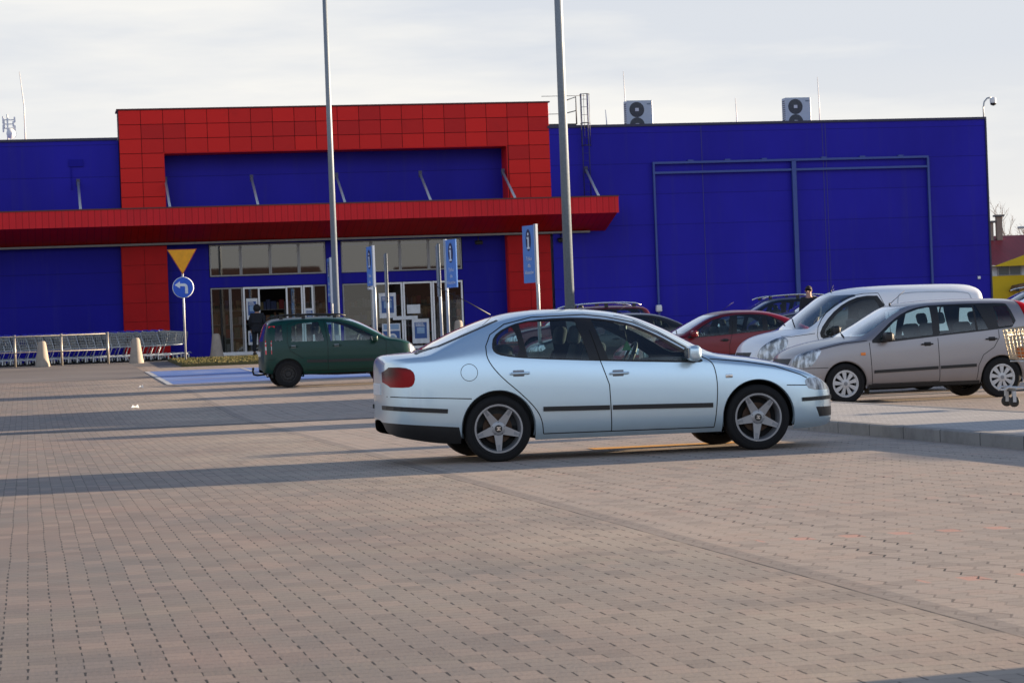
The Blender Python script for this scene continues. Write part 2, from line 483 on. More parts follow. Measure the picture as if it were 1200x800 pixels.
WH = {}
def wheel_mesh(style, r, w):
    """axle along y, outer face towards -y; returns (rim, tyre, cap) meshes"""
    k = (style, r, w)
    if k in WH: return WH[k]
    rr = {'five': .225, 'nine': .205, 'steel': .185, 'multi': .215}[style]*r/.315
    t = MB(); h = w/2
    pf = [(rr-.012, -h*.82), (rr+.004, -h*.93), (rr+.02, -h*.98), (r*.86, -h*1.0), (r*.93, -h*.95), (r*.975, -h*.84), (r*.996, -h*.66), (r, -h*.3), (r, h*.3), (r*.99, h*.7), (r*.95, h*.95), (rr+.03, h), (rr-.01, h*.8)]
    t.lathe(pf, rubber, 56, 'y')
    # sidewall ribs
    t.lathe([(r*.80, -h*1.0-.001), (r*.805, -h*1.0-.004), (r*.815, -h*1.0-.004), (r*.82, -h*1.0-.001)], rubber, 56, 'y')
    rim = MB()
    al = {'five': alloy, 'nine': whitecap, 'steel': steelblack, 'multi': alloy}[style]
    rim.lathe([(rr+.006, -h*.86), (rr+.004, -h*.95), (rr-.012, -h*.95), (rr-.018, -h*.8), (rr-.03, -h*.2), (rr-.03, h*.8)], al, 56, 'y')
    rim.lathe([(rr-.03, h*.1), (.03, h*.1)], dark, 40, 'y')
    if style in ('five', 'multi'):
        rim.lathe([(rr*.62, -h*.05), (rr*.62, -h*.25), (.05, -h*.25)], brown_rust, 40, 'y')
    cap = MB()
    def spoke(n, w0, w1, y0, y1, m, groove=None, a0=90, r0=.045):
        for q in range(n):
            M = Matrix.Rotation(rad(a0+q*360/n), 4, 'Y')
            o = rr-.008
            def pr(wa, wb, ya, yb, dep, mm, ra=r0, rb=o):
                a = [Vector((ra, ya, -wa)), Vector((rb, yb, -wb)), Vector((rb, yb, wb)), Vector((ra, ya, wa))]
                cap.prism(a, (0, dep, 0), mm, M)
            pr(w0, w1, y0, y1, .03, m)
            if groove:
                pr(w0*.45, w1*.55, y0-.001, y1-.001, .004, groove, r0+.055, o-.012)
    if style == 'five':
        spoke(5, .043, .021, -h*.72, -h*.80, alloy, alloyd)
        cap.lathe([(.075, -h*.5), (.072, -h*.70), (.055, -h*.78), (.034, -h*.80)], alloy, 32, 'y')
        cap.lathe([(.034, -h*.80), (.034, -h*.86), (.0, -h*.87)], blackp, 24, 'y', sm=False)
        # stylised square emblem
        for (a, b, c, d) in ((-.018, .018, .006, .017), (-.018, .018, -.017, -.006), (-.008, .008, -.006, .006)):
            cap.box(a, b, -h*.87-.003, -h*.87, c, d, chrome)
        for q in range(5):
            M = Matrix.Rotation(rad(126+q*72), 4, 'Y')
            cap.lathe([(.009, -h*.74), (.009, -h*.77), (.0, -h*.77)], dark, 10, 'y', M=M @ Matrix.Translation((.053, 0, 0)))
    elif style == 'nine':
        spoke(9, .017, .036, -h*.86, -h*.84, whitecap, None, 90, .05)
        cap.lathe([(rr-.004, -h*.9), (rr-.02, -h*.92), (rr-.028, -h*.85)], whitecap, 56, 'y')
        cap.lathe([(.07, -h*.6), (.066, -h*.88), (.03, -h*.94)], whitecap, 32, 'y')
        cap.lathe([(.03, -h*.94), (.0, -h*.945)], alloyd, 20, 'y')
    elif style == 'multi':
        spoke(8, .02, .024, -h*.8, -h*.86, alloy, None, 90, .04)
        cap.lathe([(.065, -h*.5), (.06, -h*.84), (.0, -h*.86)], alloy, 32, 'y')
    else:
        cap.lathe([(rr-.02, -h*.5), (rr-.05, -h*.62), (.08, -h*.5), (.06, -h*.7), (0, -h*.7)], steelblack, 40, 'y')
        for q in range(10):
            M = Matrix.Rotation(rad(q*36), 4, 'Y')
            cap.lathe([(.012, -h*.6), (.0, -h*.6)], dark, 10, 'y', M=M @ Matrix.Translation((.115, -.006, 0)))
    out = []
    for b, nm in ((rim, 'rim'), (t, 'tyre'), (cap, 'hubcap')):
        o = b.build(nm, sm_angle=35); out.append(o.data); bpy.data.objects.remove(o)
    WH[k] = out; return out
whitecap = plain('silver wheel cover', (.55, .56, .57), .4, .3, var=.08, dirt=((.16, .14, .12), .4))
steelblack = plain('black steel wheel', (.02, .02, .021), .55, .2)
alloyd = plain('alloy recess', (.22, .23, .25), .4, .6)

def rbox(mb, c, d, m, bev, rot=None, seg=3):
    M = Matrix.Translation(c)
    if rot: M = M @ (Matrix.Rotation(rad(rot[1]), 4, 'Y') @ Matrix.Rotation(rad(rot[2]), 4, 'Z') @ Matrix.Rotation(rad(rot[0]), 4, 'X'))
    return mb.box(-d[0]/2, d[0]/2, -d[1]/2, d[1]/2, -d[2]/2, d[2]/2, m, bev, M, seg)

def make_car(S, name, loc, rz, label, cat, pm, group=None, detail=2):
    root = empty(name, loc, rz, label, cat, group)
    B = Body(S)
    mm = {'paint': pm, 'black': blackp}
    xr, xf, W = S['x0'], S['x1'], S['W']; wb = S['wb']
    body = B.mesh('body', mm, 'body', root)
    # seams and trims that belong to the body
    for sd in (1, -1):
        sm = MB()
        for P in S.get('seams', []): B.ribbon(sm, P, .009, dark, sides=(sd,))
        if S.get('cap'): B.ribbon(sm, circ(*S['cap'], 24), .005, dark, closed=True, step=.02, sides=(sd,))
        for (P, m_, wd) in S.get('strips', []): B.ribbon(sm, P, wd, m_, off=.002, sides=(sd,))
        sm.build('panel_gaps', root)
    # doors, glass
    for key in ('door_front', 'door_rear'):
        for sd in 'LR':
            d = B.mesh(key+':'+sd, mm, 'door', root)
            gl = B.mesh('glass:'+key+':'+sd, {'paint': glassc, 'black': glassc}, 'window', d or root, -.004)
            s1 = 1 if sd == 'L' else -1
            if d and detail:
                hs = S.get('handles', {}).get(key)
                if hs:
                    mb = MB(); h, n = B.hit(hs[0], hs[1], s1)
                    if h:
                        rbox(mb, (h.x, h.y+s1*.018, h.z), (.19, .028, .022), S.get('handlemat') or pm, .010)
                        rbox(mb, (h.x-.01, h.y+s1*.001, h.z), (.105, .012, .06), alloyd if not S.get('handlemat') else blackp, .005, seg=2)
                        mb.build('handle', d)
    for sd in 'LR':
        B.mesh('glass:body:'+sd, {'paint': glassc, 'black': glassc}, 'window', root, -.004)
        hl = B.mesh('head:'+sd, {'paint': headg, 'black': headg}, 'headlight', root, .002)
        B.mesh('tail:'+sd, {'paint': redlens, 'black': redlens}, 'taillight', root, .003)
    B.mesh('wind', {'paint': glassw, 'black': glassw}, 'windscreen', root, .001)
    B.mesh('rearwin', {'paint': glassw, 'black': glassw}, 'rear_window', root, .001)
    B.mesh('grille', {'paint': blackp, 'black': blackp}, 'grille', root, -.004)
    B.mesh('lowgrille', {'paint': blackp, 'black': blackp}, 'lower_grille', root, -.004)
    B.mesh('bumper_front', mm, 'front_bumper', root)
    B.mesh('bumper_rear', mm, 'rear_bumper', root)
    # side mouldings
    if S.get('moulds'):
        for P, wd, th in S['moulds']:
            for sd in (1, -1):
                mb = MB(); B.ribbon(mb, P, wd, blackp, .002, thick=th, step=.05, sides=(sd,)); mb.build('side_moulding', root)
    # lamp housings behind the clear lens
    if S.get('headbox'):
        x, y, z, lx, ly, lz = S['headbox']
        for sd in (1, -1):
            mb = MB(); rbox(mb, (x, sd*y, z), (lx, ly, lz), chrome, .03)
            mb.lathe([(.001, .02), (.045, .0), (.055, .03)], chrome, 20, 'z', M=Matrix.Translation((x+lx*.5, sd*y, z)) @ Matrix.Rotation(rad(90), 4, 'Y'))
            mb.build('lamp_reflector', root)
    # arch lips and liners
    for (cx, cz, r, sz) in S['arches']:
        for sd in (1, -1):
            lip = MB()
            ang = np.linspace(rad(-14), rad(194), 40); prev = None
            for t in ang:
                x, z = cx+r*math.cos(t), cz+sz*r*math.sin(t)
                h, n = B.hit(x, max(z, .2), sd)
                y = abs(h.y) if h else W*.95
                y = max(y, W*.86)
                row = [lip.bm.verts.new((x, sd*(y+.001), z)), lip.bm.verts.new((x-.012*math.cos(t), sd*(y-.02), z-.012*math.sin(t))), lip.bm.verts.new((cx+(r+.01)*math.cos(t), sd*(y-.03), cz+sz*(r+.01)*math.sin(t))), lip.bm.verts.new((cx+(r+.01)*math.cos(t), sd*W*.5, cz+sz*(r+.01)*math.sin(t)))]
                if prev:
                    lip._fin([lip.bm.faces.new((prev[0], row[0], row[1], prev[1]) if sd < 0 else (row[0], prev[0], prev[1], row[1]))], S.get('lipmat') or pm, True)
                    lip._fin([lip.bm.faces.new((prev[1], row[1], row[2], prev[2])), lip.bm.faces.new((prev[2], row[2], row[3], prev[3]))], dark)
                prev = row
            lip.box(cx-r, cx+r, sd*W*.5-.01, sd*W*.5+.01, .22, cz+r*.98, dark)
            lip.build('wheel_arch', root)
    # underbody
    ub = MB(); zf = S.get('floor', .2)
    ub.box(xr+.65, xf-.45, -W*.5, W*.5, zf, zf+.1, dark)
    a0 = S['arches'][0]; a1 = S['arches'][1]
    ub.box(a0[0]+a0[2]+.02, a1[0]-a1[2]-.02, -W*.86, W*.86, zf+.0, zf+.1, dark)
    ub.box(xr+.3, a0[0]-a0[2], -W*.7, W*.7, zf+.10, zf+.18, dark)
    ub.box(a1[0]+a1[2], xf-.3, -W*.75, W*.75, zf+.02, zf+.14, dark)
    ub.tube([(xr+.5, -W*.3, zf+.10), (xr+.9, -W*.3, zf+.04), (wb*.5, -.1, zf), (wb*.8, 0, zf)], .035, dark)
    ub.build('underbody', root)
    # cabin
    cb = MB(); bz = S['beltz']; xa, xb = S['cab']   # rear / front end of the cabin
    for sd in (1, -1):
        cb.box(xa, xb, sd*(W*.84), sd*(W*.84-.03), .3, bz-.04, cabin)
    cb.box(xa, xb, -W*.84, W*.84, .3, .33, cabin)
    cb.box(xb-.32, xb+.02, -W*.82, W*.82, bz-.22, bz+.005, cabin, .04)
    cb.box(xa-.03, xa+S.get('shelf', .35), -W*.78, W*.78, bz-.10, bz-.03, cabin)
    cb.build('cabin_lining', root)
    hz = S.get('seatz', 0)
    for sx in S['seats']:
        for y in (-.37, .37):
            st = MB()
            rbox(st, (sx+.02, y, .48+hz), (.52, .48, .16), seatm, .05)
            rbox(st, (sx-.28, y, .80+hz), (.14, .46, .60), seatm, .05, (0, 18 if not S.get('flip') else 18, 0))
            rbox(st, (sx-.40, y, 1.16+hz), (.10, .27, .18), seatm, .045, (0, 14, 0))
            st.build('seat', root)
    sw = MB(); ly = .37 if S.get('lhd', True) else -.37
    M = Matrix.Translation((xb-.48, ly, bz-.0)) @ Matrix.Rotation(rad(-65), 4, 'Y')
    sw.lathe([(.18+.014*math.cos(t), .014*math.sin(t)) for t in np.linspace(0, 2*math.pi, 9)], blackp, 28, 'z', M=M)
    sw.box(-.17, .17, -.02, .02, -.02, .0, blackp, 0, M); sw.box(-.05, .05, -.05, .05, -.03, .01, blackp, .01, M)
    sw.build('steering_wheel', root)
    # mirrors
    mx, mz = S['mirror']
    for sd in (1, -1):
        mb = MB(); h, n = B.hit(mx, mz-.06, sd); y = abs(h.y) if h else W*.9
        vs = rbox(mb, (mx-.02, sd*(y+.13), mz), (.12, .22, .145), S.get('mirrormat') or pm, .045, seg=4)
        rbox(mb, (mx-.085, sd*(y+.13), mz), (.006, .17, .10), chrome, .002, seg=1)
        rbox(mb, (mx+.01, sd*(y+.02), mz-.055), (.07, .12, .04), blackp, .015)
        mb.build('wing_mirror', root)
    # wheels
    ws = S.get('wheel', ('five', .315, .2))
    rim, tyre, cap = wheel_mesh(*ws)
    for cx in (0, wb):
        for sd in (-1, 1):
            o = link('wheel', rim, root, (cx, sd*(W-.03-ws[2]/2), ws[1]-.004), (0, R.uniform(-.5, .5) if name != 'silver_sedan' else (0.0 if cx == 0 else .12), math.pi if sd > 0 else 0))
            link('tyre', tyre, o); link('hubcap', cap, o)
    # number plates
    if S.get('plates', True):
        for (x, z, tx) in ((xf, S.get('pf', .38), 1), (xr, S.get('pr', .7), -1)):
            mb = MB(); mb.box(x-.002 if tx > 0 else x-.006, x+.006 if tx > 0 else x+.05, -.24, .24, z-.055, z+.055, whitep, .004)
            mb.build('number_plate', root)
    if S.get('wipers', True):
        mb = MB(); cz = S['cowl']
        for y in (-.1, .45):
            h = B.bvh.ray_cast(Vector((cz, y, 3)), Vector((0, 0, -1)))[0]; h2 = B.bvh.ray_cast(Vector((cz-.12, y-.5, 3)), Vector((0, 0, -1)))[0]
            if h and h2: mb.tube([h+Vector((0, 0, .015)), h2+Vector((0, 0, .02))], .009, blackp, 6)
        mb.build('wiper', root)
    for fn in S.get('extra', []): fn(root, B, pm)
    return root

# ------------------------------------------------------------------ specifications (x from the rear axle forwards, z up)
def aer(x, y, z, dx, dz):
    def f(root, B, pm):
        mb = MB(); mb.tube([(x, y, z), (x+dx, y, z+dz)], [.006, .003], blackp, 6); mb.tube([(x, y, z-.02), (x, y, z+.02)], .014, blackp, 8); mb.build('aerial', root)
    return f
def sedan_extra(root, B, pm):
    for sd in (1, -1):   # fog lamps and side repeaters
        mb = MB(); h, n = B.hit(2.235, .715, sd)
        if h: rbox(mb, (h.x, h.y+sd*.004, h.z), (.07, .014, .034), chrome, .006); mb.build('side_repeater', root)
    for sd in (1, -1):
        mb = MB()
        rbox(mb, (3.19, sd*.60, .335), (.05, .10, .075), chrome, .02)
        mb.build('fog_light', root)
    mb = MB(); mb.tube([(1.0, 0, 1.42), (1.0, 0, 1.445)], [.03, .02], blackp, 10)
    mb.tube([(.1, 0, 1.385), (-.12, 0, 1.52), (-.42, 0, 1.68)], [.008, .004, .003], blackp, 6); mb.build('aerial', root)
    mb = MB(); mb.box(1.40, 1.43, -.1, .12, 1.19, 1.24, blackp, .01)   # inner mirror and a charm
    mb.tube([(1.43, .02, 1.2), (1.45, .02, 1.08)], .004, blackp, 5)
    mb.prism([(1.45, .02, 1.09), (1.50, .02, .99), (1.40, .02, .99)], (0, .01, 0), plain('green charm', (.15, .35, .15), .8)); mb.build('interior_mirror', root)
SEDAN = dict(x0=-1.03, x1=3.41, W=.868, wb=2.513, nose=(.62, 2.5), tail=(.42, 3.1), lean=.60, bulge=.035,
  top=[(-1.03, .62), (-1.024, .94), (-1.005, 1.015), (-.96, 1.035), (-.85, 1.046), (-.66, 1.062), (-.45, 1.155), (-.2, 1.265), (.1, 1.365), (.3, 1.402), (.6, 1.420), (.9, 1.414), (1.2, 1.384), (1.42, 1.335), (1.7, 1.225), (2.0, 1.065), (2.2, .955), (2.35, .925), (2.6, .888), (2.85, .83), (3.05, .765), (3.2, .70), (3.3, .64), (3.37, .58), (3.41, .50)],
  cant=[(-1.03, .60), (-1.02, .90), (-.99, .975), (-.85, 1.0), (-.66, 1.015), (-.45, 1.095), (-.24, 1.195), (0, 1.285), (.2, 1.335), (.5, 1.368), (.85, 1.372), (1.15, 1.342), (1.4, 1.282), (1.62, 1.175), (1.85, 1.04), (2.03, .93), (2.2, .89), (2.4, .862), (2.7, .81), (3.0, .73), (3.15, .665), (3.3, .575), (3.41, .47)],
  belt=[(-1.03, .56), (-1.0, .86), (-.9, .915), (-.7, .94), (0, .94), (.5, .925), (1, .89), (1.5, .86), (1.95, .835), (2.3, .80), (2.7, .745), (3.0, .67), (3.2, .60), (3.41, .45)],
  bot=[(-1.03, .42), (-1.0, .31), (-.85, .25), (-.36, .185), (.37, .19), (2.15, .19), (2.87, .185), (3.2, .20), (3.36, .24), (3.41, .30)],
  arches=[(0, .32, .352, 1.0), (2.513, .32, .355, 1.0)], mirror=(1.89, .945), beltz=.90, cab=(-.5, 2.02), shelf=.5, seats=(.35, 1.25), cowl=2.12, pr=.71,
  handles={'door_rear': (.216, .82), 'door_front': (1.167, .785)}, cap=(-.26, .846, .079), extra=[sedan_extra])
dlo = smoothpoly([(-.03, 1.078), (.0, 1.175), (.105, 1.246), (.277, 1.303), (.519, 1.325), (.831, 1.328), (1.118, 1.300), (1.364, 1.242), (1.585, 1.131), (1.791, 1.004), (1.96, .90), (2.0, .868), (1.95, .851), (1.036, .902), (.314, .951), (.068, .985), (-.012, 1.02)], 1)
gq = smoothpoly([(-.005, 1.08), (.03, 1.165), (.12, 1.23), (.205, 1.265), (.245, .975), (.08, 1.0), (.01, 1.04)], 1)
gr = [(.30, .968), (.262, 1.278), (.35, 1.295), (.55, 1.305), (.80, 1.305), (.895, .922)]
gf = [(1.075, .918), (.965, 1.300), (1.10, 1.282), (1.34, 1.222), (1.56, 1.112), (1.76, .985), (1.85, .925), (1.84, .876)]
def curve(P, n=2): return smoothpoly(P, n, False)
rdr = curve([(-.085, 1.083), (-.085, .96), (.028, .802), (.208, .642), (.344, .502), (.409, .388), (.426, .246)])
Bl = [(1.078, .241), (1.068, .678), (1.0, .892), (.93, 1.2), (.905, 1.350)]
fdf = curve([(1.99, .905), (2.06, .87), (2.10, .81), (2.119, .641), (2.10, .416), (2.075, .236)])
rtop = [(.905, 1.350), (.394, 1.342), (.123, 1.285), (-.03, 1.19), (-.085, 1.083)]
ftop = [(.905, 1.350), (1.118, 1.320), (1.364, 1.263), (1.6, 1.148), (1.81, 1.018), (1.99, .905)]
SEDAN['regions'] = [
  ('arch', 'side', archpoly(0, .32, .352), 0, 0), ('arch', 'side', archpoly(2.513, .32, .355), 0, 0),
  ('glass', 'side', gq, 0, 0), ('glass', 'side', gr, 0, 0), ('glass', 'side', gf, 0, 0), ('dlo', 'side', dlo, 0, 0),
  ('door_rear', 'side', rdr+Bl+rtop[1:-1], 0, 0), ('door_front', 'side', Bl+ftop[1:-1]+fdf, 0, 0),
  ('head', 'side', smoothpoly([(2.985, .625), (3.02, .668), (3.14, .668), (3.24, .64), (3.30, .572), (3.30, .545), (3.04, .548)], 1), 0, 0),
  ('tail', 'side', smoothpoly([(-1.018, .92), (-.86, .918), (-.785, .885), (-.765, .82), (-.785, .745), (-.84, .725), (-1.018, .735)], 1), 0, 0),
  ('bumper_rear', 'side', [(-1.2, .645), (-.248, .601), (-.25, 0), (-1.2, 0)], 0, 0),
  ('bumper_front', 'side', [(2.76, .606), (3.04, .596), (3.6, .56), (3.6, 0), (2.76, 0)], 0, 0),
  ('black', 'side', [(-1.2, .417), (-.375, .341), (-.3, 0), (-1.2, 0)], 0, 0),
  ('black', 'side', [(3.10, .385), (3.6, .375), (3.6, .29), (3.14, .29)], 0, 0),
  ('wind', 'front', [(-.66, .955), (.66, .955), (.53, 1.335), (-.53, 1.335)], 1.2, 2.4),
  ('rearwin', 'front', [(-.60, 1.075), (.60, 1.075), (.47, 1.345), (-.47, 1.345)], -.8, .3),
  ('grille', 'front', [(-.28, .62), (.28, .62), (.22, .54), (-.22, .54)], 3.2, 3.5),
  ('lowgrille', 'front', [(-.45, .30), (.45, .30), (.40, .22), (-.40, .22)], 3.2, 3.5)]
SEDAN['seams'] = [rdr, Bl[:4], fdf, rtop, ftop, [(.426, .246), (2.075, .236)], [(-1.0, .645), (-.248, .601)], [(2.80, .606), (3.02, .596)],
   [(2.06, .885), (2.4, .845), (2.7, .79), (2.95, .70), (3.02, .665)]]
SEDAN['moulds'] = [([(.425, .478), (1.06, .466)], .043, .012), ([(1.09, .466), (2.062, .447)], .043, .012), ([(-.95, .535), (-.478, .495)], .04, .012), ([(-.95, .535), (-1.0, .54), (-1.02, .54)], .04, .012), ([(2.95, .463), (3.28, .468), (3.38, .468)], .036, .012)]
SEDAN['strips'] = [([(2.0, .905), (1.80, 1.035), (1.6, 1.165), (1.38, 1.275)], blackp, .006), ([(-.72, 1.035), (-.5, 1.10), (-.25, 1.20), (0, 1.295), (.08, 1.325)], blackp, .012)]

def spec5(x0, x1, W, wb, H, top, cant, belt, bot, r=.34, **k):
    d = dict(x0=x0, x1=x1, W=W, wb=wb, top=top, cant=cant, belt=belt, bot=bot, arches=[(0, .3, r, 1.0), (wb, .3, r, 1.0)]); d.update(k); return d
def fusion_extra(root, B, pm):
    for sd in (1, -1):
        mb = MB(); h, n = B.hit(2.20, .735, sd)
        if h: rbox(mb, (h.x, h.y+sd*.004, h.z), (.075, .014, .045), amber, .006); mb.build('side_repeater', root)
        mb = MB(); mb.box(2.485-.375, 2.485-.365, sd*.80, sd*.60, .13, .34, blackp); mb.build('mud_flap', root)
    aer(1.45, 0, 1.47, -.25, .2)(root, B, pm)
MPV = spec5(-.74, 3.28, .855, 2.485, 1.5,
  [(-.74, .62), (-.73, .95), (-.70, 1.02), (-.64, 1.25), (-.56, 1.42), (-.45, 1.475), (-.2, 1.50), (.3, 1.515), (.8, 1.512), (1.2, 1.49), (1.45, 1.45), (1.7, 1.33), (2.0, 1.17), (2.3, 1.02), (2.45, .985), (2.7, .945), (2.95, .885), (3.1, .82), (3.2, .74), (3.25, .64), (3.28, .52)],
  [(-.74, .58), (-.72, .92), (-.66, 1.16), (-.56, 1.36), (-.4, 1.43), (0, 1.455), (.5, 1.465), (1.0, 1.455), (1.3, 1.425), (1.5, 1.36), (1.75, 1.215), (2.0, 1.04), (2.2, .955), (2.5, .925), (2.8, .865), (3.0, .80), (3.15, .72), (3.28, .48)],
  [(-.74, .55), (-.6, .98), (-.3, 1.01), (.1, .995), (1.0, .945), (1.9, .885), (2.3, .86), (2.8, .79), (3.05, .70), (3.28, .45)],
  [(-.74, .40), (-.7, .34), (-.35, .25), (.36, .22), (2.1, .22), (2.84, .22), (3.1, .23), (3.25, .27), (3.28, .33)],
  r=.345, lean=.42, bulge=.03, nose=(.55, 2.5), tail=(.3, 3.2), mirror=(1.86, .975), beltz=.93, cab=(-.55, 2.2), seats=(.35, 1.2), seatz=.07, cowl=2.36, pr=.8, pf=.42,
  handles={'door_rear': (.16, .885), 'door_front': (1.19, .845)}, handlemat=blackp, mirrormat=blackp, wheel=('nine', .305, .195), extra=[fusion_extra], cap=(-.36, .80, .085))
MPV['regions'] = [('arch', 'side', archpoly(0, .3, .345), 0, 0), ('arch', 'side', archpoly(2.485, .3, .345), 0, 0),
  ('glass', 'side', [(.02, 1.06), (-.235, 1.085), (-.16, 1.375), (.05, 1.38)], 0, 0),
  ('glass', 'side', [(.19, 1.035), (.33, 1.40), (.36, 1.402), (.36, 1.03)], 0, 0), ('glass', 'side', [(.39, 1.03), (.39, 1.405), (.93, 1.405), (.97, .985)], 0, 0),
  ('glass', 'side', [(1.08, .98), (1.06, 1.40), (1.25, 1.37), (1.45, 1.31), (1.66, 1.19), (1.88, 1.01), (1.93, .935), (1.9, .925)], 0, 0),
  ('dlo', 'side', smoothpoly([(-.295, 1.06), (-.19, 1.405), (-.1, 1.425), (.3, 1.432), (1.0, 1.43), (1.25, 1.405), (1.45, 1.345), (1.68, 1.22), (1.92, 1.03), (2.09, .895), (1.9, .885), (.96, .96), (.1, 1.02)], 1), 0, 0),
  ('door_rear', 'side', [(.41, .28), (1.0, .28), (1.01, .9), (1.01, 1.445), (.15, 1.445), (.02, 1.1), (.03, .9), (.12, .76), (.3, .65), (.38, .5)], 0, 0),
  ('door_front', 'side', [(1.01, .28), (2.07, .28), (2.09, .9), (1.9, 1.07), (1.65, 1.26), (1.42, 1.38), (1.2, 1.435), (1.01, 1.445)], 0, 0),
  ('head', 'side', smoothpoly([(2.84, .79), (2.86, .83), (3.05, .80), (3.18, .72), (3.22, .56), (3.0, .565), (2.93, .66)], 1), 0, 0),
  ('tail', 'side', [(-.9, 1.50), (-.34, 1.50), (-.43, 1.2), (-.50, .98), (-.9, .93)], 0, 0),
  ('bumper_rear', 'side', [(-.9, .60), (-.30, .60), (-.3, 0), (-.9, 0)], 0, 0), ('bumper_front', 'side', [(2.7, .55), (3.4, .55), (3.4, 0), (2.7, 0)], 0, 0),
  ('wind', 'front', [(-.66, 1.0), (.66, 1.0), (.56, 1.42), (-.56, 1.42)], 1.3, 2.5), ('rearwin', 'front', [(-.60, 1.06), (.60, 1.06), (.52, 1.40), (-.52, 1.40)], -.8, -.2),
  ('grille', 'front', [(-.42, .70), (.42, .70), (.36, .58), (-.36, .58)], 3.1, 3.4), ('lowgrille', 'front', [(-.5, .44), (.5, .44), (.45, .30), (-.45, .30)], 3.1, 3.4), ('black', 'side', [(3.02, .42), (3.4, .42), (3.4, .33), (3.05, .33)], 0, 0)]
MPV['seams'] = [MPV['regions'][7][2]+[(.41, .28)], [(1.01, .28), (2.07, .28), (2.09, .9)], [(-.7, .60), (-.33, .60)], [(2.75, .55), (3.1, .55)], [(2.12, .93), (2.5, .90), (2.8, .84), (2.86, .83)]]
MPV['seams'][0] = [p for p in MPV['regions'][7][2] if p[1] < 1.0]+[] if False else [(1.005, .28), (1.01, .93)]
MPV['seams'] += [[(.41, .28), (.38, .5), (.3, .65), (.12, .76), (.03, .9), (.03, 1.02)]]
MPV['moulds'] = [([(.42, .50), (.99, .488)], .045, .012), ([(1.03, .487), (2.04, .462)], .045, .012)]
MPV['strips'] = [([(.36, .245), (2.12, .245)], blackp, .055)]

def hatch(top, name=None): pass
# small green 4x4-style hatchback
redl2 = plain('bright red lens', (.85, .02, .035), .5, var=.1, spec=.2); pinkl = plain('pink red lens', (.80, .12, .14), .5, var=.1, spec=.2)
def panda_extra(root, B, pm):
    for sd in (1, -1):
        mb = MB()
        P = [(1.35, sd*.50, 1.545), (1.2, sd*.52, 1.58), (.6, sd*.54, 1.60), (.0, sd*.54, 1.60), (-.2, sd*.53, 1.585), (-.3, sd*.52, 1.54)]
        mb.tube(P, .016, blackp, 8)
        for x in (1.1, .4, -.1): mb.box(x-.04, x+.04, sd*.53-.012, sd*.53+.012, 1.50, 1.60, blackp)
        mb.build('roof_rail', root)
    mb = MB(); mb.tube([(-.4, 0, .30), (-.62, 0, .28), (-.70, 0, .30), (-.72, 0, .37), (-.71, 0, .42)], .022, blackp, 8)
    mb.lathe([(.0, .0), (.028, .015), (.028, .035), (0, .05)], blackp, 12, 'z', M=Matrix.Translation((-.71, 0, .41))); mb.build('tow_bar', root)
    for sd in (1, -1):   # tall lamp cluster
        mb = MB()
        for (z0, z1, m_) in ((.74, .83, pinkl), (.83, .91, whitep), (.91, .97, pinkl), (.97, 1.0, whitep), (1.0, 1.36, redl2)):
            pts = []
            for z in (z0, z1):
                h, n = B.hit(-.35+.10*max(0, (z-1.0)/.36), z, sd); h2, n2 = B.hit(-.475+.10*max(0, (z-1.0)/.36), z, sd)
                if h and h2: pts += [h+Vector((0, sd*.006, 0)), h2+Vector((-.01, sd*.008, 0))]
            if len(pts) == 4: mb.poly([pts[0], pts[1], pts[3], pts[2]] if sd > 0 else [pts[0], pts[2], pts[3], pts[1]], m_)
        mb.build('taillight', root)
    aer(1.2, 0, 1.53, -.2, .22)(root, B, pm)
PANDA = spec5(-.56, 2.98, .79, 2.30, 1.54,
  [(-.56, .60), (-.55, .93), (-.53, 1.0), (-.47, 1.25), (-.40, 1.44), (-.28, 1.515), (0, 1.54), (.5, 1.55), (.9, 1.54), (1.2, 1.51), (1.4, 1.44), (1.7, 1.27), (2.0, 1.09), (2.1, 1.045), (2.3, 1.02), (2.6, .96), (2.8, .885), (2.9, .80), (2.95, .68), (2.98, .52)],
  [(-.56, .56), (-.54, .9), (-.48, 1.16), (-.40, 1.38), (-.25, 1.45), (.2, 1.485), (.7, 1.485), (1.05, 1.455), (1.3, 1.38), (1.55, 1.245), (1.8, 1.09), (2.0, 1.0), (2.3, .965), (2.6, .90), (2.8, .80), (2.9, .70), (2.98, .48)],
  [(-.56, .53), (-.45, .93), (0, .97), (.8, .965), (1.6, .945), (2.1, .91), (2.6, .81), (2.85, .66), (2.98, .45)],
  [(-.56, .40), (-.52, .34), (-.3, .30), (.35, .28), (1.9, .28), (2.6, .28), (2.85, .3), (2.98, .36)],
  r=.345, lean=.36, bulge=.025, nose=(.45, 2.6), tail=(.28, 3.2), mirror=(1.70, 1.01), beltz=.97, cab=(-.42, 1.95), seats=(.2, 1.0), seatz=.08, cowl=2.02, floor=.26, shelf=.2, pr=.75,
  handles={'door_rear': (.12, .89), 'door_front': (.95, .885)}, wheel=('steel', .295, .185), extra=[panda_extra])
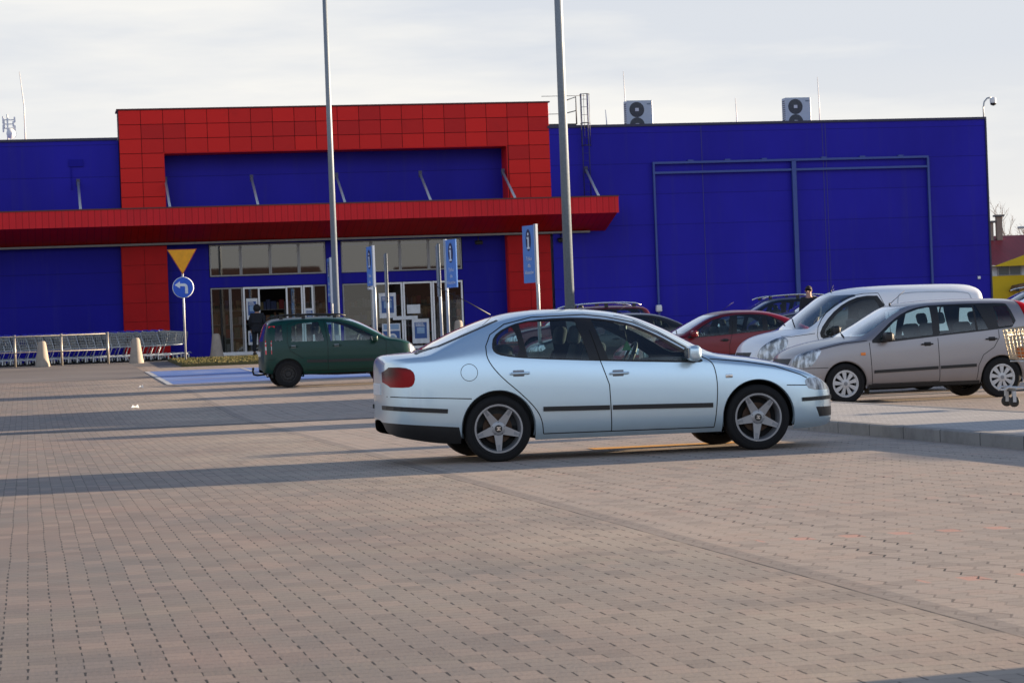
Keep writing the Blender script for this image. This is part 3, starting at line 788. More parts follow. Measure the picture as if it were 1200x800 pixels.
PANDA['regions'] = [('arch', 'side', archpoly(0, .29, .345), 0, 0), ('arch', 'side', archpoly(2.30, .29, .345), 0, 0),
  ('glass', 'side', [(-.28, 1.03), (-.24, 1.36), (-.1, 1.38), (-.1, 1.03)], 0, 0), ('glass', 'side', [(.08, 1.0), (.1, 1.33), (.25, 1.40), (.62, 1.425), (.72, .995)], 0, 0),
  ('glass', 'side', [(.84, .99), (.78, 1.425), (1.0, 1.41), (1.22, 1.34), (1.45, 1.22), (1.68, 1.07), (1.72, .98)], 0, 0),
  ('door_rear', 'side', [(.36, .36), (.77, .34), (.78, .95), (.73, 1.47), (.2, 1.455), (.02, 1.38), (.0, 1.0), (.05, .8), (.3, .62)], 0, 0),
  ('door_front', 'side', [(.77, .34), (1.9, .34), (1.93, .95), (1.75, 1.09), (1.5, 1.24), (1.25, 1.375), (1.0, 1.44), (.73, 1.47), (.78, .95)], 0, 0),
  ('head', 'side', smoothpoly([(2.58, .82), (2.65, .89), (2.80, .84), (2.93, .70), (2.90, .62), (2.7, .66)], 1), 0, 0),
  ('bumper_rear', 'side', [(-.7, .62), (-.30, .62), (-.3, 0), (-.7, 0)], 0, 0), ('bumper_front', 'side', [(2.5, .6), (3.1, .6), (3.1, 0), (2.5, 0)], 0, 0),
  ('wind', 'front', [(-.60, 1.06), (.60, 1.06), (.52, 1.46), (-.52, 1.46)], 1.1, 2.2), ('rearwin', 'front', [(-.50, 1.03), (.50, 1.03), (.45, 1.42), (-.45, 1.42)], -.7, -.2),
  ('grille', 'front', [(-.4, .74), (.4, .74), (.36, .66), (-.36, .66)], 2.8, 3.1), ('lowgrille', 'front', [(-.5, .5), (.5, .5), (.45, .36), (-.45, .36)], 2.8, 3.1)]
def _wx(x): return x*1.15 if 0 < x <= 1.9 else (2.185+(x-1.9)*(2.98-2.185)/1.08 if x > 1.9 else x)
for k_ in ('top', 'cant', 'belt'): PANDA[k_] = [(_wx(x), z) for x, z in PANDA[k_]]
PANDA['regions'] = [(k_, v_, [(_wx(x), z) for x, z in P_] if v_ == 'side' and k_ != 'arch' else P_, lo*1.12 if v_ == 'front' and 0 < lo < 2 else lo, hi*1.12 if v_ == 'front' and hi < 2.5 else hi) for k_, v_, P_, lo, hi in PANDA['regions']]
PANDA['mirror'] = (_wx(1.70), 1.01); PANDA['cab'] = (-.42, 2.15); PANDA['cowl'] = _wx(2.02)-.02; PANDA['handles'] = {'door_rear': (.14, .89), 'door_front': (1.10, .885)}; PANDA['seats'] = (.25, 1.12)
PANDA['seams'] = [PANDA['regions'][5][2], PANDA['regions'][6][2], [(-.5, .62), (-.3, .62)], [(2.55, .6), (2.8, .6)]]
PANDA['moulds'] = [([(.42, .56), (.87, .55)], .06, .01), ([(.90, .55), (1.92, .54)], .06, .01)]

# high-roofed white van
def van_extra(root, B, pm):
    mb = MB()
    P = smoothpoly([(-.35, 1.58), (-.25, 1.68), (.9, 1.70), (1.0, 1.60), (1.02, 1.0), (-.35, 1.0)], 2)
    for sd in (1, -1):
        mb = MB(); B.ribbon(mb, P, .018, plain('panel crease', (.45, .5, .55), .4), .003, closed=True, step=.05, sides=(sd,)); mb.build('side_panel_crease', root)
    aer(1.9, 0, 1.77, -.05, .1)(root, B, pm)
    mb = MB(); mb.box(-.56, -.53, -.55, -.50, 1.0, 1.7, plain('yellow marker', (.6, .5, .2), .4)); mb.build('rear_marker', root)
VAN = spec5(-.64, 3.57, .915, 2.70, 1.83,
  [(-.64, .60), (-.63, 1.4), (-.61, 1.62), (-.55, 1.76), (-.42, 1.81), (0, 1.83), (.8, 1.835), (1.4, 1.82), (1.8, 1.775), (2.0, 1.72), (2.3, 1.53), (2.6, 1.31), (2.80, 1.16), (2.9, 1.13), (3.1, 1.09), (3.3, 1.03), (3.42, .95), (3.5, .84), (3.55, .68), (3.57, .5)],
  [(-.64, .56), (-.62, 1.35), (-.58, 1.62), (-.5, 1.70), (0, 1.75), (.8, 1.76), (1.4, 1.74), (1.75, 1.67), (2.0, 1.54), (2.3, 1.32), (2.5, 1.15), (2.65, 1.08), (2.9, 1.05), (3.2, .98), (3.38, .88), (3.5, .72), (3.57, .45)],
  [(-.64, .53), (-.55, 1.1), (0, 1.12), (1.0, 1.10), (2.0, 1.05), (2.6, 1.0), (3.0, .94), (3.3, .80), (3.57, .42)],
  [(-.64, .38), (-.6, .3), (-.3, .26), (1.2, .25), (2.9, .25), (3.3, .27), (3.57, .34)],
  r=.365, lean=.26, bulge=.02, nose=(.55, 2.6), tail=(.22, 3.6), mirror=(2.20, 1.10), beltz=1.08, cab=(.9, 2.55), seats=(1.6,), seatz=.2, cowl=2.72, pr=.9, pf=.45,
  handles={'door_front': (1.3, .98)}, handlemat=blackp, mirrormat=blackp, wheel=('steel', .315, .2), extra=[van_extra])
VAN['regions'] = [('arch', 'side', archpoly(0, .31, .365), 0, 0), ('arch', 'side', archpoly(2.70, .31, .365), 0, 0),
  ('glass', 'side', smoothpoly([(1.32, 1.10), (1.32, 1.60), (1.60, 1.62), (1.88, 1.52), (2.15, 1.32), (2.36, 1.06), (2.30, 1.0), (1.6, 1.06)], 1), 0, 0),
  ('dlo', 'side', smoothpoly([(1.24, 1.06), (1.24, 1.655), (1.62, 1.665), (1.92, 1.56), (2.2, 1.36), (2.42, 1.10), (2.40, .96), (2.2, .96)], 1), 0, 0),
  ('door_front', 'side', smoothpoly([(1.18, .32), (1.18, 1.70), (1.7, 1.70), (2.0, 1.58), (2.3, 1.36), (2.48, 1.1), (2.42, .8), (2.32, .55), (2.30, .32)], 1), 0, 0),
  ('head', 'side', smoothpoly([(2.96, .98), (3.06, 1.03), (3.25, .97), (3.42, .84), (3.46, .66), (3.3, .62), (3.12, .72), (3.0, .86)], 2), 0, 0),
  ('tail', 'side', [(-.8, 1.3), (-.59, 1.3), (-.59, .9), (-.8, .9)], 0, 0),
  ('bumper_rear', 'side', [(-.8, .5), (-.38, .5), (-.38, 0), (-.8, 0)], 0, 0), ('bumper_front', 'side', [(2.95, .58), (3.7, .58), (3.7, 0), (2.95, 0)], 0, 0),
  ('black', 'side', [(2.95, .42), (3.7, .42), (3.7, 0), (2.95, 0)], 0, 0),
  ('wind', 'front', [(-.76, 1.14), (.76, 1.14), (.70, 1.69), (-.70, 1.69)], 1.7, 2.95),
  ('grille', 'front', [(-.45, .78), (.45, .78), (.38, .66), (-.38, .66)], 3.3, 3.7), ('lowgrille', 'front', [(-.6, .5), (.6, .5), (.5, .32), (-.5, .32)], 3.3, 3.7)]
VAN['seams'] = [VAN['regions'][4][2], [(2.95, .58), (3.2, .58)], [(2.5, 1.06), (2.9, 1.02), (3.06, 1.03)]]

# fastback hatch (dark red) 
def sh(P, dz=0., kx=1.): return [(x*kx, z+dz) for x, z in P]
HATCH = dict(SEDAN); HATCH.update(x0=-.95, x1=3.38, extra=[aer(1.0, 0, 1.40, -.3, .2)], cap=None, tail=(.42, 2.8), mirrormat=None, handlemat=blackp, wheel=('multi', .305, .19),
  top=[(-.95, .60), (-.94, .85), (-.90, .98), (-.84, 1.03), (-.70, 1.08), (-.45, 1.21), (-.2, 1.32), (.1, 1.39), (.4, 1.42), (.7, 1.428), (1.0, 1.415), (1.25, 1.38), (1.42, 1.33), (1.7, 1.20), (2.0, 1.045), (2.2, .955), (2.35, .935), (2.6, .90), (2.85, .85), (3.05, .79), (3.2, .72), (3.3, .64), (3.36, .56), (3.38, .48)],
  cant=[(-.95, .57), (-.92, .85), (-.84, .97), (-.66, 1.04), (-.45, 1.15), (-.24, 1.24), (0, 1.31), (.2, 1.345), (.5, 1.362), (.85, 1.36), (1.15, 1.325), (1.4, 1.262), (1.62, 1.16), (1.85, 1.03), (2.03, .93), (2.2, .90), (2.4, .875), (2.7, .83), (3.0, .75), (3.15, .68), (3.3, .57), (3.38, .46)],
  belt=[(-.95, .54), (-.8, .90), (-.6, .945), (0, .94), (.5, .925), (1, .89), (1.5, .86), (1.95, .835), (2.3, .81), (2.7, .765), (3.0, .68), (3.2, .60), (3.38, .44)])
HATCH['regions'] = [
  ('arch', 'side', archpoly(0, .32, .352), 0, 0), ('arch', 'side', archpoly(2.513, .32, .355), 0, 0),
  ('glass', 'side', [(-.22, 1.0), (-.16, 1.12), (.05, 1.24), (.16, 1.27), (.19, .975)], 0, 0), ('glass', 'side', gr, 0, 0), ('glass', 'side', gf, 0, 0),
  ('dlo', 'side', [(-.28, .98), (-.18, 1.14), (.05, 1.265), (.28, 1.31), (.519, 1.325), (.831, 1.325), (1.118, 1.292), (1.364, 1.232), (1.585, 1.125), (1.791, 1.0), (1.96, .895), (2.0, .868), (1.95, .851), (1.036, .902), (.314, .951)], 0, 0)] + SEDAN['regions'][6:8] + [
  ('head', 'side', [(2.95, .62), (2.98, .72), (3.12, .70), (3.25, .64), (3.31, .545), (3.04, .548)], 0, 0),
  ('tail', 'side', [(-1.2, .92), (-.80, .90), (-.77, .75), (-1.2, .74)], 0, 0)] + SEDAN['regions'][10:12] + SEDAN['regions'][14:15] + [('rearwin', 'front', [(-.58, 1.12), (.58, 1.12), (.47, 1.345), (-.47, 1.345)], -.8, .3)] + SEDAN['regions'][16:]
HATCH['strips'] = []
# estate with roof rails
def estate_extra(root, B, pm):
    for sd in (1, -1):
        mb = MB()
        mb.tube([(1.55, sd*.55, 1.42), (1.42, sd*.56, 1.47), (1.1, sd*.57, 1.515), (.5, sd*.575, 1.535), (-.1, sd*.575, 1.53), (-.45, sd*.57, 1.50), (-.6, sd*.56, 1.44)], .022, chrome, 8)
        for x in (1.3, .4, -.4): mb.box(x-.05, x+.05, sd*.57-.015, sd*.57+.015, 1.40, 1.51, blackp)
        mb.build('roof_rail', root)
ESTATE = dict(HATCH); ESTATE.update(x0=-.98, extra=[estate_extra], tail=(.3, 3.0), lean=.52,
  top=[(-.98, .60), (-.97, .95), (-.93, 1.05), (-.86, 1.22), (-.76, 1.37), (-.62, 1.43), (-.3, 1.455), (.3, 1.465)]+[(x, z+.03) for x, z in HATCH['top'] if x >= .7],
  cant=[(-.98, .57), (-.95, .9), (-.88, 1.12), (-.76, 1.32), (-.6, 1.37), (0, 1.395), (.5, 1.40), (.85, 1.39), (1.15, 1.345)]+[p for p in HATCH['cant'] if p[0] > 1.3],
  belt=[(-.98, .54), (-.85, .92), (-.6, .945)]+HATCH['belt'][3:])
ESTATE['regions'] = HATCH['regions'][:2]+[('glass', 'side', [(-.70, 1.0), (-.60, 1.27), (-.5, 1.31), (.12, 1.325), (.16, .975)], 0, 0)]+HATCH['regions'][3:5]+[
  ('dlo', 'side', [(-.76, .97), (-.62, 1.32), (-.5, 1.345), (.28, 1.355), (.831, 1.345), (1.118, 1.30), (1.364, 1.232), (1.585, 1.125), (1.791, 1.0), (1.96, .895), (2.0, .868), (1.95, .851), (1.036, .902), (.314, .951)], 0, 0)]+HATCH['regions'][6:8]+[HATCH['regions'][8], ('tail', 'side', [(-1.2, 1.1), (-.86, 1.1), (-.80, .75), (-1.2, .74)], 0, 0)]+HATCH['regions'][10:13]+[('rearwin', 'front', [(-.55, 1.05), (.55, 1.05), (.48, 1.36), (-.48, 1.36)], -1.0, -.4)]+SEDAN['regions'][16:]

silver = paint('silver metallic paint', (.58, .75, .86), .6, .28, .3, coat=.9)
HL = math.pi + PSI
make_car(SEDAN, 'silver_sedan', (-.30, 23.55, 0), PSI-rad(1.2), 'silver four-door saloon parked alone in the foreground, side on with its nose towards the kerb', 'car', silver)
make_car(MPV, 'grey_hatchback', (7.23, 37.58, 0), HL, 'grey-brown tall hatchback with black door handles, parked in front of the white van', 'car', paint('warm grey paint', (.30, .28, .285), .45, .34, .5))
make_car(VAN, 'white_van', (7.35, 42.0, gzw(7, 42)), HL, 'white high-roofed panel van parked behind the grey-brown hatchback', 'van', paint('white van paint', (.84, .87, .90), 0, .35, .12))
X, Y = -5.12, 54.6
make_car(PANDA, 'green_hatchback', (X, Y, gzw(X, Y)+.0), PSI, 'small dark green hatchback with black roof rails and tow bar near the store doors', 'car', paint('dark green paint', (.000, .036, .027), .0, .4, .03, coat=.22))
X, Y = 5.53, 53.1
make_car(HATCH, 'red_hatchback', (X, Y, gzw(X, Y)-.03), HL, 'dark red fastback car parked between the silver saloon and the white van', 'car', paint('dark red paint', (.17, .003, .012), .0, .3, .05, coat=.3))
X, Y = 2.95, 68.6
make_car(ESTATE, 'estate_car', (X, Y, gzw(X, Y)), HL, 'wine red estate with silver roof rails, only its roof showing above the silver saloon', 'car', paint('wine red paint', (.09, .012, .02), .2, .3, .3))
X, Y = 3.55, 61.0
make_car(HATCH, 'black_hatchback', (X, Y, gzw(X, Y)-.1), HL, 'black car whose sloping rear window shows over the silver saloon\'s windscreen', 'car', paint('black paint', (.012, .013, .016), .1, .3, .4))
X, Y = 9.3, 77.0
make_car(ESTATE, 'dark_estate', (X, Y, gzw(X, Y)), HL, 'dark blue estate car close to the blue wall, farthest of the parked row', 'car', paint('dark blue paint', (.012, .018, .04), .2, .3, .4))
X, Y = 10.35, 72.6
make_car(HATCH, 'grey_compact', (X, Y, gzw(X, Y)+.1), HL, 'dark grey car with bright windscreen beside the man near the blue wall', 'car', paint('mid grey paint', (.06, .065, .075), .3, .3, .4))
X, Y = 17.2, 75.5
make_car(ESTATE, 'black_estate', (X, Y, gzw(X, Y)+.03), HL, 'black car with shiny roof just past the blue wall corner, at the right edge', 'car', paint('black paint', (.012, .013, .016), .1, .3, .4))
X, Y = 14.1, 60.5
make_car(HATCH, 'white_hatchback', (X, Y, gzw(X, Y)), HL, 'white car cut off by the right edge, behind the grey-brown hatchback', 'car', paint('white van paint', (.72, .76, .80)))
# neighbours just outside the frame on the right; their shadows cross the paving
X, Y = 15.9, 25.3
make_car(MPV, 'blue_hatchback', (X, Y, 0), PSI-rad(90), 'mid blue tall hatchback parked beyond the kerb strip to the right of the view', 'car', paint('mid blue paint', (.03, .08, .2), .3, .3, .3))
X, Y = 9.3, 9.17
make_car(ESTATE, 'beige_estate', (X, Y, 0), HL, 'beige estate car nearest the photographer, right of the view', 'car', paint('beige paint', (.35, .3, .22), .3, .3, .3))
X, Y = 10.6, 25.6
make_car(VAN, 'panel_van', (X, Y, 0), HL, 'pale grey panel van whose shadow falls across the silver saloon, right of the view', 'van', paint('light grey paint', (.4, .42, .44), .0, .3, .3))
def shadow_truck(X, Y):  # unseen truck, added to throw shadow bands across the paving
    t = empty('shadow_truck', (X, Y, gzw(X, Y)), PSI-rad(90), 'unseen white box truck added to cast shadow bands, right of the view', 'truck')
    wb_ = paint('white van paint', (.72, .76, .80)); 
    mb = MB(); mb.box(-5.0, .9, -1.15, 1.15, .95, 3.35, wb_, .03); mb.build('cargo_box', t)
    mb = MB(); mb.prism([(1.0, -1.05, .5), (2.9, -1.05, .5), (2.95, -1.05, 1.25), (2.35, -1.05, 2.15), (1.7, -1.05, 2.4), (1.0, -1.05, 2.4)], (0, 2.1, 0), wb_); cab = mb.build('cab', t)
    mb = MB(); mb.poly([(2.93, -.95, 1.32), (2.93, .95, 1.32), (2.40, .9, 2.10), (2.40, -.9, 2.10)], glassw); mb.build('windscreen', cab)
    mb = MB(); mb.box(-4.8, 1.2, -.45, .45, .7, .92, dark); mb.build('chassis', t)
    rim, tyre, cap = wheel_mesh('steel', .38, .24)
    for x in (-3.3, 2.0):
        for sd in (-1, 1):
            o = link('wheel', rim, t, (x, sd*.92, .38), (0, 0, math.pi if sd > 0 else 0)); link('tyre', tyre, o); link('hubcap', cap, o)
shadow_truck(14.2, 47.0)
# ------------------------------------------------------------------ ground
def paving():
    m, nt, bs = newmat('block paving')
    tc = nt.nodes.new('ShaderNodeTexCoord'); sp = nt.nodes.new('ShaderNodeSeparateXYZ'); nt.links.new(tc.outputs['Object'], sp.inputs[0])
    a, b = Nd(nt, sp.outputs[0]), Nd(nt, sp.outputs[1])
    wob = noise(nt, .9, 2)
    a = a + (wob-.5)*.02
    # field left of the seam: straight joints every 10 cm, open only along each second half block
    ax = a/.1; k = ax.rnd(); d = (ax-k).abs()*.1
    ph = (b/.2 + k.mod(2.0)*.5); pf = ph.fract()
    dash = pf.lt(.52)
    wid = (noise(nt, 5, 2)*.0125-.0028).max(.0010)
    jA = (d.lt(wid)) * dash
    crossA = ((pf-.26).abs()-.26).abs().lt(.018)*.45
    # field right of the seam: zigzag joints
    tri = ((b/.2).fract()-.5).abs()*2.0
    st = ((tri-.5)*2.6+.5).clamp()
    a2 = a + tri*.046
    bx = a2/.145; k2 = bx.rnd(); d2 = (bx-k2).abs()*.145
    wl = nt.nodes.new('ShaderNodeTexWhiteNoise'); wl.noise_dimensions = '1D'; nt.links.new(k2.s, wl.inputs['W'])
    strongB = ((Nd(nt, wl.outputs['Value'])*1.7-.35).clamp() * (noise(nt, 1.1, 2)*3.0-.75).clamp()).max(.22)
    jB = d2.lt((noise(nt, 6, 2)*.015-.001).max(.0025)) * strongB
    cB = (((b/.2)+k2.mod(2.0)*.5).fract()-.5).abs().lt(.02)*.5
    isB = a.gt(-13.72)
    j = ((jA.max(crossA))*(isB*-1.0+1.0) + (jB.max(cB))*isB).clamp()
    # per-block tone
    cxf = ax.floor()*(isB*-1.0+1.0) + (bx.floor()+500.0)*isB
    cyf = ((b/.2) + cxf.mod(2.0)*.5).floor()
    cellA = nt.nodes.new('ShaderNodeCombineXYZ'); nt.links.new(cxf.s, cellA.inputs[0]); nt.links.new(cyf.s, cellA.inputs[1])
    wn = nt.nodes.new('ShaderNodeTexWhiteNoise'); nt.links.new(cellA.outputs[0], wn.inputs['Vector'])
    tone = Nd(nt, wn.outputs['Value'])
    n1 = noise(nt, .22, 5, .6); n2 = noise(nt, 1.3, 4); n3 = noise(nt, 60, 3); n4 = noise(nt, .05, 3)
    base = mixc(nt, (n1*3.2-1.1).clamp(), (.275, .216, .180), (.25, .227, .197))
    base = mixc(nt, (n2*3.4-1.6).clamp()*.6, base, (.44, .29, .235))
    base = mixc(nt, (noise(nt, .9, 5, .65, sc3=(.5, 1.3, 1))*5-2.6).clamp()*.55, base, (.34, .30, .215))
    base = mixc(nt, (noise(nt, .6, 5, .65, sc3=(.45, 1.5, 1), dist=.4)*5-2.7).clamp()*.5, base, (.33, .22, .19))
    base = mixc(nt, ((noise(nt, .7, 4, .6, sc3=(1, .5, 1))*4.0-1.75).clamp()*.7), base, (.17, .168, .165))
    # the band next to the seam is swept paler
    near = (((a+14.2).abs()*-.42)+1.0).clamp() * (noise(nt, .5, 3)*2.2-.55).clamp()
    base = mixc(nt, (near*.8).clamp(), base, (.60, .51, .40))
    base = mixc(nt, isB*.6, base, (.50, .425, .36))
    base = mixc(nt, ((tone-.35)*-1.5).clamp()*.65, base, (.14, .115, .10))
    base = mixc(nt, ((tone-.68)*2.0).clamp()*.75, base, (.46, .345, .275))
    base = mixc(nt, (n3*.35-.05).clamp(), base, (.45, .39, .35))
    # darker middle of the aisle, stronger towards the near end
    aisle = (((a+19.0).abs()*-.16)+1.0).clamp()*((b+72.0)*-.09+.55).clamp()
    base = mixc(nt, aisle*.35, base, (.17, .16, .155))
    # red marker blocks across the bays
    rows = None
    rb = ((b+73.55)/2.42); rr_ = (rb-rb.rnd()).abs()*2.42
    ra = (a/.28).fract()
    red = rr_.lt(.085) * ra.lt(.40) * a.gt(-13.35) * (a.lt(-8.7)) * b.gt(-80.0)* b.lt(-50.0) * (b.lt(-72.0)*.7+.25)
    base = mixc(nt, red*.65, base, (.66, .33, .25))
    # dark edge course along the seam
    edge = (a+13.66).abs().lt(.06)*(b.lt(-30.0))
    base = mixc(nt, edge*.45, base, (.20, .18, .165))
    seam = (a+13.725).abs().lt(.007)*((noise(nt, 2.5, 2)*3-.8).clamp())
    j2 = (j + seam).clamp()
    base = mixc(nt, j2*.93, base, (.012, .011, .011))
    # pale worn specks
    base = mixc(nt, (noise(nt, 11, 2)*9-6.4).clamp()*.45, base, (.6, .54, .5))
    base = mixc(nt, 1.0, base, (1.05, .995, .93), 'MULTIPLY')
    nt.links.new(base, bs.inputs['Base Color'])
    nt.links.new((n2*.2+.62).clamp().s, bs.inputs['Roughness'])
    bs.inputs['Specular IOR Level'].default_value = .35
    h = (j2*-1.0) + n3*.35 + tone*.25 + n2*.4
    bump(nt, bs, h, .55, .006)
    return m
pave = paving()
frame_loc, frame_rot = (0, Y0, 0), (0, 0, PSI)
def sheet(name, outline, dz, mat, step=4., kind='structure', thick=0.):
    """outline: (a0,a1,b0,b1) rectangle in the facade frame that follows the ground"""
    a0, a1, b0, b1 = outline
    bs_ = [b0]; 
    while bs_[-1] < b1-.001: bs_.append(min(b1, bs_[-1]+step if -50 < bs_[-1] < 0 else bs_[-1]+40))
    bs_ = sorted(set(bs_+[q for q in (-50, -48, -47, -46, -45, -44, -43, -42, -40, 0) if b0 < q < b1]))
    mb = MB(); rows = [[mb.bm.verts.new((a, b, gz(a, b)+dz)) for a in (a0, a1)] for b in bs_]
    for p, q in zip(rows, rows[1:]): mb._fin([mb.bm.faces.new((p[0], p[1], q[1], q[0]))], mat, True)
    if thick:
        for p, q in zip(rows, rows[1:]):
            for i in (0, 1):
                v = [mb.bm.verts.new(Vector(x.co)-Vector((0, 0, thick))) for x in (p[i], q[i])]
                mb._fin([mb.bm.faces.new((p[i], q[i], v[1], v[0]))], mat)
        for r in (rows[0], rows[-1]):
            v = [mb.bm.verts.new(Vector(x.co)-Vector((0, 0, thick))) for x in r]
            mb._fin([mb.bm.faces.new((r[0], r[1], v[1], v[0]))], mat)
    o = mb.build(name, None, frame_loc, frame_rot)
    if kind: o['kind'] = kind
    return o
sheet('ground', (-700, 700, -500, 1500), 0, pave)
asph = plain('worn grey tarmac', (.19, .165, .15), .85, var=.25, nscale=.35, bmp=.25, dirt=((.27, .235, .21), .7))
sheet('service_road', (-60, -13.9, -21.5, -1.0), .004, asph)
sheet('forecourt', (-13.9, 40, -10.0, -.05), .004, plain('forecourt slabs', (.17, .16, .155), .8, var=.2, nscale=1.2, bmp=.2))
def bluemat():
    m, nt, bs = newmat('worn blue bay paint')
    tc = nt.nodes.new('ShaderNodeTexCoord'); sp = nt.nodes.new('ShaderNodeSeparateXYZ'); nt.links.new(tc.outputs['Object'], sp.inputs[0])
    w = noise(nt, .9, 5, .65, sc3=(.5, 1.2, 1))
    c = mixc(nt, (w*5-2.4).clamp(), (.11, .24, .60), (.36, .45, .66))
    c = mixc(nt, (noise(nt, .5, 4, sc3=(.4, 1.4, 1))*5-2.6).clamp()*.8, c, (.22, .22, .34))
    b = Nd(nt, sp.outputs[1])
    c = mixc(nt, ((b/.2).fract().lt(.08))*.3, c, (.06, .06, .08))
    nt.links.new(c, bs.inputs['Base Color']); bs.inputs['Roughness'].default_value = .6
    return m
bl = sheet('blue_parking_bay', (-13.75, 4, -27.2, -15.8), .005, bluemat())
def linemat(name, col, wear=.5):
    m, nt, bs = newmat(name)
    w = noise(nt, 4, 5, .7)
    nt.links.new(mixc(nt, (w*4-2.0).clamp()*wear, col, (.16, .14, .13)), bs.inputs['Base Color']); bs.inputs['Roughness'].default_value = .7
    return m
wline = linemat('worn white road paint', (.6, .6, .58)); ystrip = linemat('patchy yellow strip', (.80, .36, .02), .2)
sheet('white_line', (-13.9, -13.76, -27.3, -15.8), .009, wline)
for a in (-11.2, -8.7, -6.2, -3.7): sheet('white_line', (a, a+.1, -27.0, -16.0), .009, wline)
sheet('yellow_strip', (-11.6, -9.75, -62.3, -61.9), .004, ystrip)  # narrow orange-yellow strip on the ground under the saloon
# drainage channel
mb = MB()
chan = plain('channel concrete', (.20, .185, .17), .8, var=.2, nscale=2, bmp=.3)
mb.box(-60, 3, -.22, -.1, -.01, .006, chan); mb.box(-60, 3, .1, .22, -.01, .006, chan)
mb.box(-60, 3, -.1, .1, -.01, .0045, plain('channel slot', (.03, .03, .03), .8))
o = mb.build('drain_channel', None, (0-(-48.2)*SP, Y0+(-48.2)*CP, 0), frame_rot); o['kind'] = 'structure'
# kerbed walkway between the two rows of bays
def kerbstone():
    m, nt, bs = newmat('kerb concrete')
    tc = nt.nodes.new('ShaderNodeTexCoord'); sp = nt.nodes.new('ShaderNodeSeparateXYZ'); nt.links.new(tc.outputs['Object'], sp.inputs[0])
    b = Nd(nt, sp.outputs[1]); j = (b.fract()-.5).abs().gt(.49)
    wn = nt.nodes.new('ShaderNodeTexWhiteNoise'); wn.noise_dimensions = '1D'; nt.links.new(b.floor().s, wn.inputs['W'])
    c = mixc(nt, Nd(nt, wn.outputs['Value'])*.6, (.26, .25, .235), (.42, .39, .35))
    c = mixc(nt, (noise(nt, 3, 5, .7)*3-1.4).clamp()*.6, c, (.11, .10, .09))
    c = mixc(nt, j*.8, c, (.03, .03, .03))
    nt.links.new(c, bs.inputs['Base Color']); bs.inputs['Roughness'].default_value = .85
    bump(nt, bs, noise(nt, 40, 4)-j*.8, .4, .006)
    return m
kst = kerbstone()
def palepave():
    m, nt, bs = newmat('pale walkway blocks')
    tc = nt.nodes.new('ShaderNodeTexCoord')
    br = nt.nodes.new('ShaderNodeTexBrick'); nt.links.new(tc.outputs['Object'], br.inputs['Vector'])
    br.inputs['Scale'].default_value = 1; br.inputs['Brick Width'].default_value = .2; br.inputs['Row Height'].default_value = .1; br.inputs['Mortar Size'].default_value = .004
    br.inputs['Color1'].default_value = (.56, .52, .47, 1); br.inputs['Color2'].default_value = (.46, .43, .39, 1); br.inputs['Mortar'].default_value = (.09, .085, .08, 1)
    c = mixc(nt, (noise(nt, .8, 5)*2.6-1.1).clamp()*.5, br.outputs['Color'], (.36, .33, .31))
    nt.links.new(c, bs.inputs['Base Color']); bs.inputs['Roughness'].default_value = .8
    bump(nt, bs, noise(nt, 30, 4), .3, .005)
    return m
mb = MB(); mb.box(-8.45, -6.35, -86, -44, 0, .118, palepave()); wk = mb.build('walkway', None, frame_loc, frame_rot); wk['kind'] = 'structure'
mb = MB(); mb.box(-8.60, -8.45, -86, -44, -.02, .122, kst, .012); mb.box(-6.35, -6.20, -86, -44, -.02, .122, kst, .012)
mb.box(-8.445, -6.355, -44.0, -43.85, -.02, .122, kst, .012); kb = mb.build('kerb', None, frame_loc, frame_rot); kb['kind'] = 'structure'
# grass verge with kerb
grassm = plain('verge earth', (.10, .09, .035), .95, var=.4, nscale=6, bmp=.6)
g = sheet('verge', (-12.6, -9.2, -12.2, -4.6), .08, grassm, step=1.0, thick=.12)
mb = MB(); gcol = [plain('grass blade green', (.10, .105, .03), .9), plain('grass blade straw', (.22, .17, .06), .9)]
for _ in range(4200):
    a = R.uniform(-12.55, -9.25); b = R.uniform(-12.1, -4.7); z = gz(a, b)+.08; t = R.uniform(0, 6.28); hh = R.uniform(.02, .055); l = .012
    mb.poly([(a-l*math.cos(t), b-l*math.sin(t), z), (a+l*math.cos(t), b+l*math.sin(t), z), (a+R.uniform(-.03, .03), b+R.uniform(-.03, .03), z+hh)], gcol[R.random() < .45])
o = mb.build('grass', None, frame_loc, frame_rot); tag(o, 'thin dry grass on the verge by the traffic sign', 'grass', kind='stuff')
# litter
def paper(a, b, s, label):
    mb = MB(); m = plain('paper', (.75, .75, .73), .7)
    mb.poly([(0, 0, .0), (s, .02, .03), (s*.9, s*.6, .01), (.05, s*.7, .06)], m); mb.poly([(s*.5, 0, .02), (s*1.3, .03, .0), (s*1.1, s*.5, .07)], m)
    X, Y = loc2w(a, b); o = mb.build('paper_scrap', None, (X, Y, gz(a, b)+.003), frame_rot); tag(o, label, 'litter')
paper(-14.65, -28.57, .10, 'crumpled white paper scrap near the corner of the blue bay')
paper(-15.28, -39.39, .13, 'flat white paper scrap on the paving nearer the drain channel')

